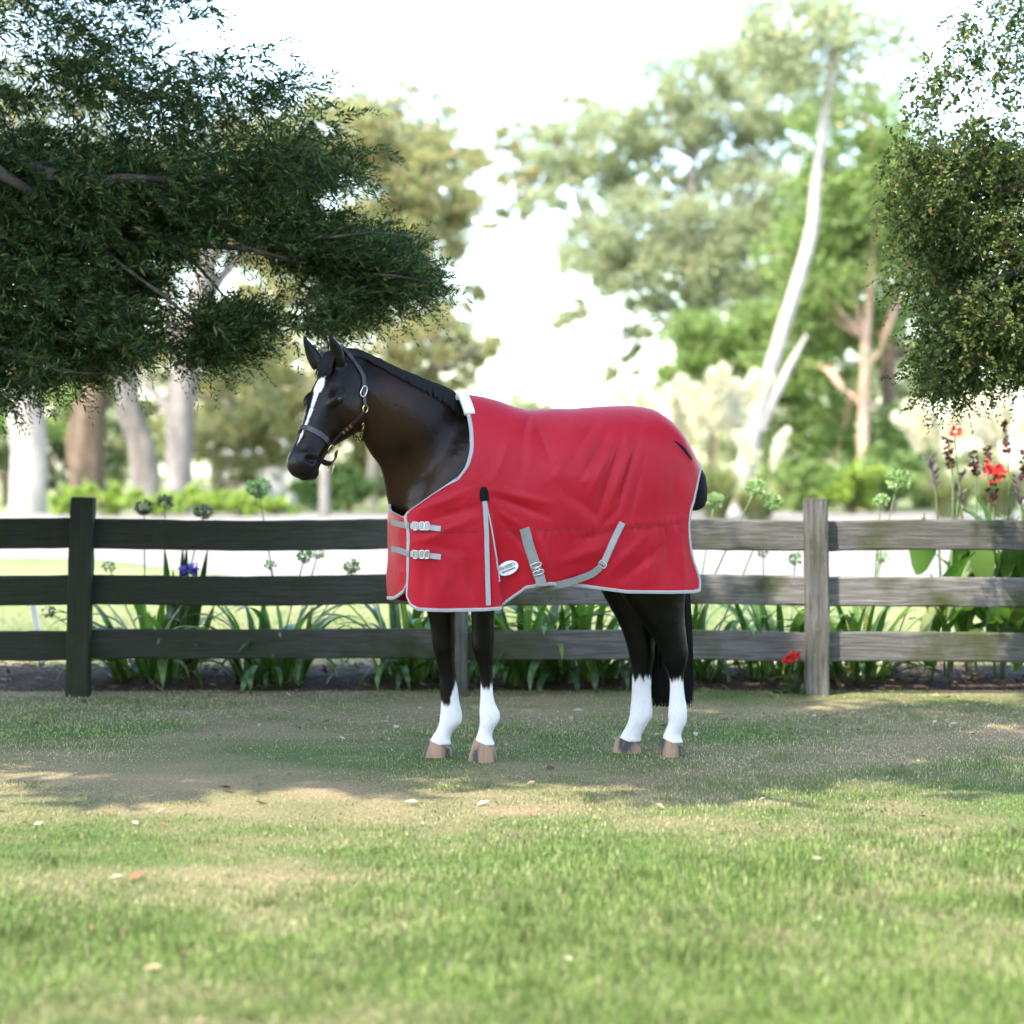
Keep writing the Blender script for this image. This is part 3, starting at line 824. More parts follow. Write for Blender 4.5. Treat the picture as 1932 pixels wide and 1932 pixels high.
MB().add(*ribbon(C, Nc, 0.024, 0.006)).build('chin_strap', M_LEATHER, halter, smooth=False)
for sg in (1, -1):
    ck = (0.398, -0.155, sg * 0.08)     # ring beside the mouth
    ju = (0.172, -0.168, sg * 0.10)     # ring on the jowl
    strap_part('cheek_strap', [tuple(np.array(ck) * (1 - q) + np.array(ju) * q + np.array((0, 0.012 * math.sin(q * 3.1), 0))) for q in np.linspace(0.06, 0.95, 24)], 0.017, 0.005)
    up = (0.040, -0.105, sg * 0.12)
    strap_part('crown_strap', [tuple(np.array(ju) * (1 - q) + np.array(up) * q) for q in np.linspace(0.05, 1, 14)]
               + [(0.040 - 0.095 * q, -0.105 + 0.225 * q, sg * 0.12 * (1 - q ** 2)) for q in np.linspace(0.05, 0.98, 18)], 0.018, 0.005)
    TP = []; TNN = []
    for q in np.linspace(0, 1, 16):      # down the jowl from the ring to the throat
        d = Vector(W(682 + 2.5 * q, 795 + 36 * q, 10)) - Vector(cam.location); d.normalize()
        h = BVH.ray_cast(Vector(cam.location), d, 14)
        if h[0] is None: continue
        n = np.array(h[1]); n = n if n @ np.array(d) < 0 else -n
        p = np.array(h[0]) + n * 0.003
        if sg < 0:
            p = p - 2 * ((p - HO) @ hl) * hl; n = n - 2 * (n @ hl) * hl
        TP.append(p); TNN.append(n)
    TP, TNN = smooth_path(TP, TNN, 6)
    MB().add(*ribbon(TP, TNN, 0.012, 0.005)).build('throat_strap', M_LEATHER, halter, smooth=False)
    for k in (2, 5, 8, 11, 14):
        if k >= len(TP): continue
        n = TNN[k]; a1 = TP[min(k + 1, len(TP) - 1)] - TP[k - 1]; a1 -= n * (a1 @ n); a1 /= np.linalg.norm(a1)
        MB().add(*torus(TP[k] + n * 0.007, a1, np.cross(n, a1), 0.011, 0.007, 0.0026, n=14, m=6)).build('chain_link', M_BRASS, halter)
    for (p, r1, r2, rt, sq, mt) in ((ck, 0.018, 0.018, 0.0038, 3.0, M_BRASS), (ju, 0.017, 0.017, 0.0036, 2.0, M_BRASS), ((0.108, -0.136, sg * 0.115), 0.026, 0.014, 0.0034, 2.4, M_STEEL)):
        c = H(p[0], -0.10, 0); o = H(*p); d = (o - c) / np.linalg.norm(o - c)
        q = onto(BVH, c + d * 0.35, c, 0.007)
        if q is None: continue
        n = q[1]; a1 = hf - n * (hf @ n); a1 /= np.linalg.norm(a1); a2 = np.cross(n, a1)
        MB().add(*torus(q[0], a1, a2, r1, r2, rt, sq=sq)).build('ring' if sq < 2.3 else 'buckle', mt, halter)
    # pale metal keeper on the cheek strap and links on the throat strap
    for q0 in (0.40, 0.48, 0.56):
        p = np.array(ck) * (1 - q0) + np.array(ju) * q0 + np.array((0, 0.012, 0))
        c = H(p[0], -0.10, 0); o = H(*p); d = (o - c) / np.linalg.norm(o - c); q = onto(BVH, c + d * 0.35, c, 0.009)
        if q:
            n = q[1]; e1 = H(*ju) - H(*ck); e1 -= n * (e1 @ n); e1 /= np.linalg.norm(e1)
            MB().add(*box(q[0], (0.012, 0.023, 0.003), np.stack([e1, np.cross(n, e1), n], 1))).build('keeper', M_BRASS, halter, smooth=False)
c = H(0.452, -0.214, 0.004)
MB().add(*torus(c, np.array((0.8, -0.55, -0.2)), np.array((0.1, 0.0, 1.0)), 0.016, 0.026, 0.0042)).build('lead_ring', M_BRASS, halter)
# ------------------------------------------------------------------ horse rug
t = NT('red rug canvas')
w1 = t.n('ShaderNodeTexWave', wave_type='BANDS', bands_direction='X'); w1.inputs['Scale'].default_value = 260
w2 = t.n('ShaderNodeTexWave', wave_type='BANDS', bands_direction='Z'); w2.inputs['Scale'].default_value = 260
tc = t.n('ShaderNodeTexCoord'); t.l(tc.outputs['Object'], w1.inputs['Vector']); t.l(tc.outputs['Object'], w2.inputs['Vector'])
ad = t.n('ShaderNodeMath', operation='MULTIPLY'); t.l(w1.outputs['Fac'], ad.inputs[0]); t.l(w2.outputs['Fac'], ad.inputs[1])
nz = t.noise(7.0, 4)
t.base(t.ramp(nz, [(0.3, (0.37, 0.005, 0.016)), (0.7, (0.42, 0.0065, 0.020))]))
t.set(Roughness=0.45, Sheen_Weight=0.03, Sheen_Roughness=0.35); t.p.inputs['Sheen Tint'].default_value = (1, 0.55, 0.6, 1)
t.p.inputs['Specular IOR Level'].default_value = 0.22
b = t.bump(ad.outputs[0], 0.12, 0.001); b = t.bump(t.noise(26, 5, 0.6), 0.28, 0.006, b); t.bump(t.noise(110, 3, 0.6), 0.25, 0.0015, b)
M_RUG = t.m
M_BIND = simple('pale grey binding', (0.36, 0.352, 0.365), 0.7, var=0.08, scale=120)
M_FLEECE = simple('white fleece', (0.82, 0.81, 0.80), 0.9, var=0.05, scale=200)
M_WEB = simple('grey webbing', (0.22, 0.225, 0.215), 0.75, var=0.12, scale=160)
M_NAVY = simple('navy nylon', (0.003, 0.004, 0.007), 0.7, var=0.2, spec=0.15)
M_WHITE = simple('white woven patch', (0.80, 0.80, 0.80), 0.6, var=0.03)
M_BLUE = simple('blue print', (0.008, 0.030, 0.12), 0.6, var=0.1)
M_GREYPR = simple('grey print', (0.09, 0.09, 0.10), 0.6, var=0.1)

RA0, RQA, RP, RU0 = 0.235, 0.32, 2.9, -0.035
U_T = [-0.04, 0.15, 0.292, 0.443, 0.595, 0.748, 0.90, 1.033, 1.137, 1.23, 1.30, 1.36, 1.41, 1.45]
Z_T = [1.55, 1.62, 1.648, 1.627, 1.582, 1.587, 1.596, 1.603, 1.601, 1.580, 1.530, 1.455, 1.375, 1.30]
U_W = [0.20, 0.35, 0.50, 0.70, 0.90, 1.10, 1.22, 1.32, 1.40, 1.46]
V_W = [0.235, 0.255, 0.275, 0.300, 0.305, 0.300, 0.290, 0.265, 0.225, 0.18]
U_H = [0.0, 0.3, 0.6, 0.9, 1.2, 1.46]; H_1 = [0.46, 0.46, 0.40, 0.36, 0.36, 0.34]
U_P = [0.0, 0.30, 0.55, 0.9, 1.46]; P_1 = [1.75, 1.75, 1.95, 2.15, 2.1]
Q_H = [-0.15, -0.08, 0.0, 0.11, 0.128, 0.152, 0.19, 0.30, 0.45, 0.515, 0.56, 0.64, 0.74, 0.85, 1.10, 1.30, 1.40, 1.47, 1.50]
Z_H = [0.73, 0.73, 0.73, 0.785, 0.745, 0.708, 0.692, 0.686, 0.688, 0.692, 0.725, 0.782, 0.798, 0.792, 0.757, 0.752, 0.752, 0.765, 0.80]
Z_HF = [0.84, 0.765, 0.730, 0.722, 0.722, 0.715, 0.705, 0.686, 0.688, 0.692, 0.725, 0.782, 0.798, 0.792, 0.757, 0.752, 0.752, 0.765, 0.80]

def plan(q):
    """round the chest and along the side: q -> u, width"""
    aq = abs(q)
    if aq < RQA:
        ph = aq / RQA * math.pi / 2
        u = RU0 + RA0 * (1 - max(math.cos(ph), 0) ** (2 / RP)); k = max(math.sin(ph), 0) ** (2 / RP)
        w = V_W[0] * k
    else:
        u = RU0 + RA0 + (aq - RQA); w = float(smooth_interp(u, U_W, V_W))
    return u, w
def rug_pt(q, tt, side, hem):
    u, w = plan(q); s = side if q >= 0 else -side
    zt = float(smooth_interp(u, U_T, Z_T)); h1 = float(interp(u, U_H, H_1)); p = float(interp(u, U_P, P_1))
    nose = 1 - w / 0.235 if abs(q) < RQA else 0
    if tt < 0.5:
        ph = tt / 0.5 * math.pi / 2
        v = w * math.sin(ph) ** (2 / p); z = zt - h1 * (1 - max(math.cos(ph), 0) ** (2 / p))
    else:
        x = (tt - 0.5) / 0.5
        z0 = zt - h1; z = z0 + (hem - z0) * x
        fl = float(interp(u, [0, 0.25, 0.5, 0.75, 0.95, 1.2, 1.45], [0.0, 0.0, -0.005, -0.045, -0.02, 0.015, 0.03]))
        v = w + fl * x ** 2 if abs(q) >= RQA else w
    if tt < 0.5 and abs(q) < RQA:
        v = w * math.sin(tt / 0.5 * math.pi / 2) ** 0.5
    uu = u + (0.02 * x ** 2 if (tt >= 0.5 and u > 1.2) else 0)
    return B(uu, s * v, z)

NROW, NCOL = 84, 260
# where the neckline starts, row by row (t) for the near side
T_N = [0.0, 0.06, 0.12, 0.20, 0.28, 0.35, 0.40, 0.435, 0.46, 0.485, 0.51, 0.56, 0.75, 1.0]
Q_NN = [0.400, 0.400, 0.400, 0.402, 0.400, 0.386, 0.352, 0.290, 0.205, 0.122, 0.112, 0.124, 0.128, 0.124]
Q_NF = [0.400, 0.400, 0.400, 0.402, 0.400, 0.386, 0.340, 0.220, 0.080, -0.060, -0.120, -0.140, -0.145, -0.115]
T_E = [0.0, 0.2, 0.4, 0.6, 0.8, 0.95, 1.0]
Q_E = [1.545, 1.525, 1.465, 1.415, 1.415, 1.445, 1.438]

def proj(P):
    d = P[..., 1] + CAM_D
    return 966 + P[..., 0] * FPX / d, HOR - (P[..., 2] - CAM_H) * FPX / d

def seg_dist(px, py, x0, y0, x1, y1):
    dx, dy = x1 - x0, y1 - y0; L = math.hypot(dx, dy)
    t = np.clip(((px - x0) * dx + (py - y0) * dy) / (L * L), 0, 1)
    side = ((px - x0) * dy - (py - y0) * dx) / L
    return np.hypot(px - x0 - t * dx, py - y0 - t * dy), t, side

# folds of the cloth: (x0,y0,x1,y1, height mm, width on the grid); minus = valley
FOLDS = [
 (1148, 815, 1096, 905, -13, 11), (1176, 822, 1140, 935, -15, 9), (1202, 836, 1166, 960, -15, 8), (1216, 862, 1186, 985, -9, 8), (1120, 800, 1070, 880, -6, 12),
 (1160, 830, 1112, 935, 9, 9), (1188, 850, 1152, 950, 9, 8), (1085, 850, 1040, 905, 6, 14),
 (998, 780, 988, 822, -10, 9), (1012, 800, 1045, 880, -7, 12), (1030, 880, 1075, 850, 8, 15), (1000, 800, 1002, 880, 6, 12),
 (988, 850, 978, 925, -7, 20), (1040, 895, 1120, 905, 5, 18), (960, 830, 935, 905, 7, 14), (900, 820, 905, 910, 5, 16),
 (930, 935, 1035, 975, -12, 10), (925, 925, 1040, 950, 8, 9), (940, 965, 985, 995, 6, 7), (950, 985, 1000, 1040, -7, 9),
 (1060, 925, 1150, 985, -6, 18), (1165, 960, 1130, 1000, -7, 8), (1150, 905, 1125, 985, -7, 10),
 (792, 962, 880, 930, 8, 10), (800, 985, 898, 955, -8, 11), (815, 1010, 898, 978, 7, 9), (800, 1030, 880, 1040, -6, 14), (790, 1020, 840, 1012, 5, 10),
 (850, 1060, 830, 1135, 8, 18), (880, 1050, 890, 1140, -9, 14), (805, 1060, 800, 1125, -7, 13), (745, 1000, 740, 1060, -6, 9), (760, 1070, 750, 1120, 7, 10),
 (1010, 1000, 1035, 1070, 7, 9), (1060, 1060, 1150, 1030, 9, 15), (1090, 1020, 1160, 1000, -7, 11), (1150, 1080, 1220, 1010, 9, 14), (1170, 1095, 1250, 1030, -9, 13),
 (1235, 1010, 1220, 1105, 8, 12), (1262, 1010, 1255, 1110, -9, 11), (1285, 1010, 1290, 1105, 9, 10), (1245, 900, 1240, 985, 4, 16), (1275, 880, 1272, 980, -5, 14),
 (1290, 840, 1240, 800, -3, 10), (1295, 855, 1262, 838, -7, 6), (1215, 800, 1230, 870, 5, 14)]

def folds(px, py):
    D = np.zeros_like(px)
    for x0, y0, x1, y1, h, w in FOLDS:
        d, t, sd_ = seg_dist(px, py, x0, y0, x1, y1)
        D += h * 0.001 * np.exp(-(d / (w * 0.68)) ** 1.6) * (0.35 + 0.65 * np.sin(np.clip(t, 0, 1) * math.pi)) * 1.05
    # seam along the side
    sy = np.interp(px, [780, 930, 1170, 1310], [1003, 1001, 997, 985])
    D -= 0.0018 * np.exp(-((py - sy) / 2.5) ** 2) * sstep(px, 930, 945) - 0.002 * np.exp(-((py - sy + 6) / 5) ** 2) * sstep(px, 1150, 1180)
    D += 0.0022 * np.sin(px * 0.42 + 2 * np.sin(px * 0.09)) * np.exp(-((py - sy - 9) / 9) ** 2) * sstep(px, 940, 1000)
    D += 0.0012 * np.sin(px * 0.55) * np.exp(-((py - sy + 5) / 6) ** 2) * sstep(px, 940, 1000)
    # shoulder gusset: the pleat steps in behind its rear edge
    gx = np.interp(py, [925, 1148], [922, 948])
    D -= 0.042 * sstep(px - gx, -1.5, 3.5) * (1 - sstep(px - gx, 20, 90)) * sstep(py, 930, 1120)
    gx = np.interp(py, [925, 1148], [912, 922])
    D -= 0.006 * np.exp(-((px - gx - 6) / 2.5) ** 2) * sstep(py, 930, 960)
    D += 0.010 * (1 - sstep(px - gx, -60, 0)) * sstep(py, 950, 1130) * 0 
    return D

GR = {}
def build_side(side):
    Qn = Q_NN if side > 0 else Q_NF
    P = np.zeros((NROW, NCOL, 3)); ts = np.linspace(0, 1, NROW)
    for i, tt in enumerate(ts):
        q0 = float(smooth_interp(tt, T_N, Qn)); q1 = float(smooth_interp(tt, T_E, Q_E))
        for j in range(NCOL):
            s = j / (NCOL - 1)
            q = q0 + (q1 - q0) * s
            hem = float(interp(q, Q_H, Z_H if side > 0 else Z_HF))
            P[i, j] = rug_pt(q, tt, side, hem)
    return P
PN = build_side(1); PF = build_side(-1)
def grid_normals(P, sgn):
    du = np.gradient(P, axis=1); dt = np.gradient(P, axis=0)
    N = np.cross(du, dt) * sgn
    N /= np.linalg.norm(N, axis=2)[..., None] + 1e-9
    return N
NN = grid_normals(PN, -1.0)
if (NN[40, 150] @ np.array((*NS, 0))) < 0: NN = -NN
NF = grid_normals(PF, 1.0)
if (NF[40, 150] @ np.array((*NS, 0))) > 0: NF = -NF
pxn, pyn = proj(PN)
PN = PN + NN * (folds(pxn, pyn) + 0.004 * (fbm(pxn / 60, pyn / 60, 5) - 0.5) * 2)[..., None]
pm = PF - 2 * ((PF[..., :2] - FR) @ NS)[..., None] * np.array((*NS, 0))       # mirrored, for matching folds on the far side
pxf, pyf = proj(pm)
chest = 1 - sstep(np.linspace(0, 1, NCOL), 0.02, 0.15)[None, :]
PF = PF + NF * ((folds(pxf, pyf) * (1 - chest) + 0.006 * (fbm(pxf / 40, pyf / 60, 15) - 0.5) * 2) - 0.006 - 0.008 * chest)[..., None]
xf2, yf2 = proj(PF)
rug = empty('horse_rug', B(0.7, 0, 0.75), 'red canvas rug with pale grey binding draped over the horse', 'horse rug')
V = np.vstack([PN.reshape(-1, 3), PF[1:].reshape(-1, 3)])
def gi(i, j, far):
    if not far: return i * NCOL + j
    return j if i == 0 else NROW * NCOL + (i - 1) * NCOL + j
F = []
for i in range(NROW - 1):
    for j in range(NCOL - 1):
        F.append((gi(i, j, 0), gi(i, j + 1, 0), gi(i + 1, j + 1, 0), gi(i + 1, j, 0)))
        F.append((gi(i, j, 1), gi(i + 1, j, 1), gi(i + 1, j + 1, 1), gi(i, j + 1, 1)))
panel = mesh_np('cloth_panel', V, np.array(F), M_RUG, rug, True)
md = panel.modifiers.new('thick', 'SOLIDIFY'); md.thickness = 0.004; md.offset = 0.0
RB = BVHTree.FromPolygons([tuple(v) for v in V], F)

def edge_strip(P, N, Tin, w, name='binding', mat=None, th=0.0035):
    """binding folded over an edge: P edge points, Tin direction into the cloth"""
    rings = []
    for p, n, t_ in zip(P, N, Tin):
        t_ = t_ / (np.linalg.norm(t_) + 1e-9); o = 0.0045
        rings.append([p - t_ * 0.003 - n * o, p - t_ * 0.003 + n * o, p + t_ * w * 0.5 + n * (o + th * .5), p + t_ * w + n * o, p + t_ * w - n * o])
    return MB().add(*loft(rings)).build(name, mat or M_BIND, rug, smooth=False)
for P, N in ((PN, NN), (PF, NF)):
    edge_strip(P[2:, 0], N[2:, 0], P[2:, 3] - P[2:, 0], 0.0135)
    edge_strip(P[-1, :], N[-1, :], P[-3, :] - P[-1, :], 0.012)
    edge_strip(P[6:, -1], N[6:, -1], P[6:, -4] - P[6:, -1], 0.009)
# fleece pad at the withers
rings = []
for P, N, rows in ((PF, NF, range(13, 0, -1)), (PN, NN, range(0, 17))):
    for i in rows:
        a = P[i, 0] - (P[i, 4] - P[i, 0]) / np.linalg.norm(P[i, 4] - P[i, 0]) * 0.012; b_ = P[i, 8]; n = N[i, 3]
        rings.append([a - n * .008, a + n * .010, (a + b_) / 2 + n * 0.016, b_ + n * .008, b_ - n * .004])
MB().add(*loft(rings)).build('wither_pad', M_FLEECE, rug)

CAMP = Vector((0, -CAM_D, CAM_H))
def lay(path, n=30, off=0.006, bvh=None, straight=False):
    """lay a line over the near side of the rug"""
    A = np.array(path, float)
    A = catmull(A, n) if (len(A) > 2 and not straight) else np.array([A[0] + (A[-1] - A[0]) * q for q in np.linspace(0, 1, n)])
    P = []; N = []
    for x, y in A:
        d = Vector(W(x, y, 10)) - CAMP; d.normalize()
        h = (bvh or RB).ray_cast(CAMP, d, 14)
        if h[0] is None: continue
        nn_ = np.array(h[1]); nn_ = nn_ if nn_ @ np.array(d) < 0 else -nn_
        P.append(np.array(h[0]) + nn_ * off); N.append(nn_)
    return smooth_path(P, N, 6)
def web(path, w, name='strap', mat=None, n=30, off=0.005, th=0.004, taper=None):
    P, N = lay(path, n, off)
    return MB().add(*ribbon(P, N, w, th, taper)).build(name, mat or M_WEB, rug, smooth=False), P, N
# gusset bindings and the dark tab at its head
web([(914, 944), (917, 1000), (919, 1070), (921, 1142)], 0.021, 'gusset_binding', M_BIND, 40, 0.003)
web([(919, 950), (928, 1000), (935, 1050), (941, 1098)], 0.006, 'gusset_binding', M_BIND, 40, 0.003)
web([(912, 919), (913, 933), (914, 945)], 0.040, 'gusset_tab', M_NAVY, 12, 0.005, 0.004, np.interp(np.linspace(0, 1, 12), [0, .3, 1], [0.55, 0.95, 1.0]))
M_SEAM = simple('dark red stitched seam', (0.17, 0.004, 0.010), 0.7, var=0.2, scale=200)
web([(950, 1002), (1060, 1000), (1180, 996), (1300, 986)], 0.005, 'seam', M_SEAM, 90, 0.0016, 0.0012)
web([(782, 1004), (840, 1004), (902, 1003)], 0.005, 'seam', M_SEAM, 40, 0.0016, 0.0012)
# chest closures
def buckle(c, n, along, r1, r2, mat=None, name='buckle', par=None):
    a1 = along - n * (along @ n); a1 /= np.linalg.norm(a1); a2 = np.cross(n, a1)
    m = MB().add(*torus(c, a1, a2, r1, r2, 0.0032, sq=3.5))
    m.add(*box(c + a1 * 0.0, (0.005, 2 * r2, 0.005), np.stack([a1, a2, n], 1)))
    return m.build(name, mat or M_STEEL, par or rug, smooth=False)
for y0, yl in ((992, 985), (1045, 1035)):
    web([(776, y0 + 0), (800, y0 + 2), (831, y0 + 6)], 0.024, 'chest_strap', M_BIND, 24)
    web([(742, yl), (758, yl + 4), (774, y0)], 0.026, 'chest_strap', M_WEB, 20, 0.006)
    o, P, N = web([(779, y0 - 1), (806, y0 + 3)], 0.034, 'strap_keeper', M_BIND, 14, 0.009, 0.003)
    for x in (786, 797, 806):
        P, N = lay([(x - 4, y0 + 1), (x + 4, y0 + 1)], 5, 0.014)
        buckle(P[2], N[2], P[-1] - P[0], 0.010, 0.017)
# belly surcingles
web([(988, 996), (1000, 1035), (1012, 1072), (1018, 1090)], 0.046, 'surcingle', M_WEB, 40)
P, N = lay([(1010, 1063), (1017, 1085)], 9, 0.012)
for k in (1, 6): buckle(P[k], N[k], P[-1] - P[0], 0.009, 0.024)
MB().add(*torus(P[4], (P[-1] - P[0]) / np.linalg.norm(P[-1] - P[0]), np.cross(N[4], (P[-1] - P[0]) / np.linalg.norm(P[-1] - P[0])), 0.008, 0.008, 0.004)).build('rivet', M_STEEL, rug)
web([(1173, 986), (1160, 1012), (1145, 1046), (1136, 1066)], 0.030, 'surcingle', M_BIND, 30)
# the strap goes on below the hem, under the belly
P1, N1 = lay([(1139, 1060), (1128, 1074), (1110, 1084)], 14, 0.008)
buckle(P1[2], N1[2], P1[4] - P1[0], 0.012, 0.018)
end = [W(1075, 1098, 9.80), W(1045, 1105, 9.80), W(1022, 1107, 9.83), W(1018, 1100, 9.86), W(1016, 1086, 9.78)]
path = catmull([P1[4], P1[9], P1[-1] + N1[-1] * 0.004] + end[:3], 40)
Nn = np.array([[0.2, -0.9, -0.2]] * 40) ; Nn /= np.linalg.norm(Nn, axis=1)[:, None]
MB().add(*ribbon(path, Nn, 0.032, 0.004)).build('surcingle', M_WEB, rug, smooth=False)
P2, N2 = lay([(1017, 1086), (1020, 1098)], 6, 0.008)
path = catmull([P2[0], P2[-1] + N2[-1] * .004, W(1021, 1107, P2[-1][1] + 10.0), W(1026, 1112, 9.92)], 20)
MB().add(*ribbon(path, np.array([[0.1, -0.97, -0.2]] * 20), 0.046, 0.004)).build('surcingle', M_WEB, rug, smooth=False)
# D-ring and loop at the neck
P, N = lay([(864, 868), (874, 873)], 5, 0.008)
buckle(P[2], N[2], P[-1] - P[0], 0.008, 0.008, name='d_ring')
# tail flap
def flap():
    rings = []
    outl = [(876, 1300, 1312), (886, 1300, 1324), (900, 1300, 1331), (925, 1300, 1334), (945, 1300, 1333), (957, 1300, 1327), (963, 1300, 1314)]
    for y, x0, x1 in outl:
        a = W(x0, y, 10.24); b_ = W(x1, y, 10.30)
        hw = 0.11
        r = []
        for an in np.linspace(0, 2 * math.pi, 20, endpoint=False):
            ca, sa = math.cos(an), math.sin(an)
            r.append(np.array((a[0] + (b_[0] - a[0]) * max(ca, -0.3), a[1] + 0.03 + hw * sa, a[2])))
        rings.append(r)
    return loft(rings)
MB().add(*flap()).build('tail_flap', M_NAVY, rug)
P, N = lay([(1306, 868), (1308, 872)], 3, 0.004)
if len(P): MB().add(*ribbon(np.array([W(1300, 860, 10.17), W(1312, 876, 10.2), W(1322, 890, 10.22)]), np.array([[0.3, -0.9, .3]] * 3), 0.012, 0.003)).build('binding', M_BIND, rug, smooth=False)
web([(1272, 833), (1284, 842), (1297, 858), (1304, 867)], 0.026, 'tail_dart', M_NAVY, 24, 0.002, 0.002, np.interp(np.linspace(0, 1, 24), [0, .4, .85, 1], [0.25, 0.7, 1.0, 0.5]))
# oval maker's patch
cx, cy, ang = 957, 1071, -0.36
P, N = lay([(cx - 3, cy), (cx + 3, cy)], 5, 0.006)
pc, pn = P[2], N[2]
e1 = np.array((math.cos(ang), 0, -math.sin(ang))); e1 -= pn * (e1 @ pn); e1 /= np.linalg.norm(e1); e2 = np.cross(pn, e1); e2 = e2 if e2[2] > 0 else -e2
pn = np.cross(e1, e2); pn = pn if pn[1] < 0 else -pn
pc = pc + pn * 0.012
def disc(r1, r2, th):
    rr = []
    for k, (s, h) in enumerate(((1, -0.012), (1, th * .6), (0.96, th), (0.5, th * 1.2), (0.02, th * 1.2))):
        rr.append([pc + e1 * r1 * s * math.cos(a) + e2 * r2 * s * math.sin(a) + pn * h for a in np.linspace(0, 2 * math.pi, 28, endpoint=False)])
    return loft(rr)
patch = MB().add(*disc(0.049, 0.030, 0.002)).build('patch', M_WHITE, rug, smooth=False)
def lettering(txt, size, dx, dy, mat, name, arch=0.0, sx=1.0):
    cu = bpy.data.curves.new(name, 'FONT'); cu.body = txt; cu.size = size; cu.align_x = 'CENTER'; cu.align_y = 'CENTER'; cu.extrude = 0.0004
    cu.resolution_u = 2
    o = bpy.data.objects.new(name, cu); scene.collection.objects.link(o)
    dg = bpy.context.evaluated_depsgraph_get(); dg.update()
    m2 = bpy.data.meshes.new_from_object(o.evaluated_get(dg)); bpy.data.objects.remove(o)
    c2 = np.zeros(len(m2.vertices) * 3, dtype=np.float32); m2.vertices.foreach_get('co', c2); c2 = c2.reshape(-1, 3)
    x = c2[:, 0] * sx + dx; y = c2[:, 1] * (1 + arch * (1 - (c2[:, 0] * sx / 0.04) ** 2)) + dy
    wv = pc + e1 * x[:, None] + e2 * y[:, None] + pn * (0.0032 + c2[:, 2:3])
    m2.vertices.foreach_set('co', wv.astype(np.float32).ravel()); m2.update()
    m2.materials.clear()
    return link(name, m2, mat, patch)
lettering('WEATHERBEETA', 0.0175, 0, 0.0085, M_BLUE, 'lettering', 0.45, 0.56)
MB().add(*box(pc - e2 * 0.0085 + pn * 0.003, (0.062, 0.0055, 0.0012), np.stack([e1, e2, pn], 1))).build('printed_line', M_GREYPR, patch, smooth=False)
# ------------------------------------------------------------------ vegetation helpers
def leaf_cloud(C, L, w, up=0.3, seed=0, droop=0.0, dirs=None):
    """diamond leaves at points C; L lengths, w widths"""
    r = np.random.default_rng(seed); N = len(C)
    if dirs is None:
        D = r.normal(0, 1, (N, 3)); D[:, 2] = D[:, 2] * 0.6 - droop
    else: D = dirs
    D = D / (np.linalg.norm(D, axis=1)[:, None] + 1e-9)
    S = np.cross(D, r.normal(0, 1, (N, 3)) + np.array((0, 0, up))); S /= np.linalg.norm(S, axis=1)[:, None] + 1e-9
    L = np.broadcast_to(L, N)[:, None]; w = np.broadcast_to(w, N)[:, None]
    V = np.stack([C, C + D * L * .5 + S * w, C + D * L, C + D * L * .5 - S * w], 1).reshape(-1, 3)
    F = np.arange(N * 4).reshape(-1, 4)
    return V, F

def clump_points(blobs, n, r, sub=9, subr=0.42, hollow=0.35):
    """points gathered in small clumps spread over the shell of big blobs"""
    out = []
    vol = np.array([b[1][0] * b[1][1] * b[1][2] for b in blobs]) ** 0.72; vol /= vol.sum()
    for (c, rad), f in zip(blobs, vol):
        m = max(int(n * f), 12); k = max(m // 55, 3)
        d = r.normal(0, 1, (k, 3)); d /= np.linalg.norm(d, axis=1)[:, None]
        q = (hollow + (1 - hollow) * r.random(k) ** 0.5)[:, None]
        cc = np.array(c) + d * q * np.array(rad)
        sr = subr * min(rad) * r.uniform(0.5, 1.1, k)
        i = r.integers(0, k, m)
        p = r.normal(0, 1, (m, 3)); p /= np.linalg.norm(p, axis=1)[:, None]
        out.append(cc[i] + p * (r.random(m) ** 0.4 * sr[i])[:, None] * np.array((1, 1, 0.75)))
    return np.vstack(out)

M_GUM = leaf_mat('grey green gum leaves', [(0.0, (0.17, 0.205, 0.135)), (0.4, (0.28, 0.32, 0.205)), (0.8, (0.40, 0.43, 0.28)), (0.93, (0.45, 0.41, 0.27)), (1.0, (0.48, 0.35, 0.26))], 0.5, tmul=1.5)
M_LIME = leaf_mat('bright green leaves', [(0.0, (0.09, 0.145, 0.045)), (0.5, (0.19, 0.27, 0.09)), (1.0, (0.34, 0.42, 0.17))], 0.5, tmul=1.5)
M_OLIVE = leaf_mat('olive and rust gum leaves', [(0.0, (0.115, 0.145, 0.07)), (0.4, (0.23, 0.255, 0.125)), (0.75, (0.36, 0.35, 0.185)), (0.88, (0.45, 0.35, 0.20)), (1.0, (0.52, 0.32, 0.21))], 0.5, tmul=1.5)
M_DARK = leaf_mat('dark shrub leaves', [(0.0, (0.022, 0.045, 0.014)), (0.6, (0.05, 0.09, 0.03)), (1.0, (0.10, 0.15, 0.05))], 0.3)
M_SHRUB = leaf_mat('yellow green shrub leaves', [(0.0, (0.15, 0.24, 0.04)), (0.5, (0.26, 0.37, 0.07)), (1.0, (0.40, 0.48, 0.13))], 0.45)
M_PLUME = leaf_mat('cream pampas plume', [(0.0, (0.70, 0.64, 0.50)), (1.0, (0.86, 0.82, 0.71))], 0.4)
M_STRAW = leaf_mat('dry grass blade', [(0.0, (0.30, 0.31, 0.14)), (0.5, (0.44, 0.41, 0.22)), (1.0, (0.56, 0.50, 0.31))], 0.4)

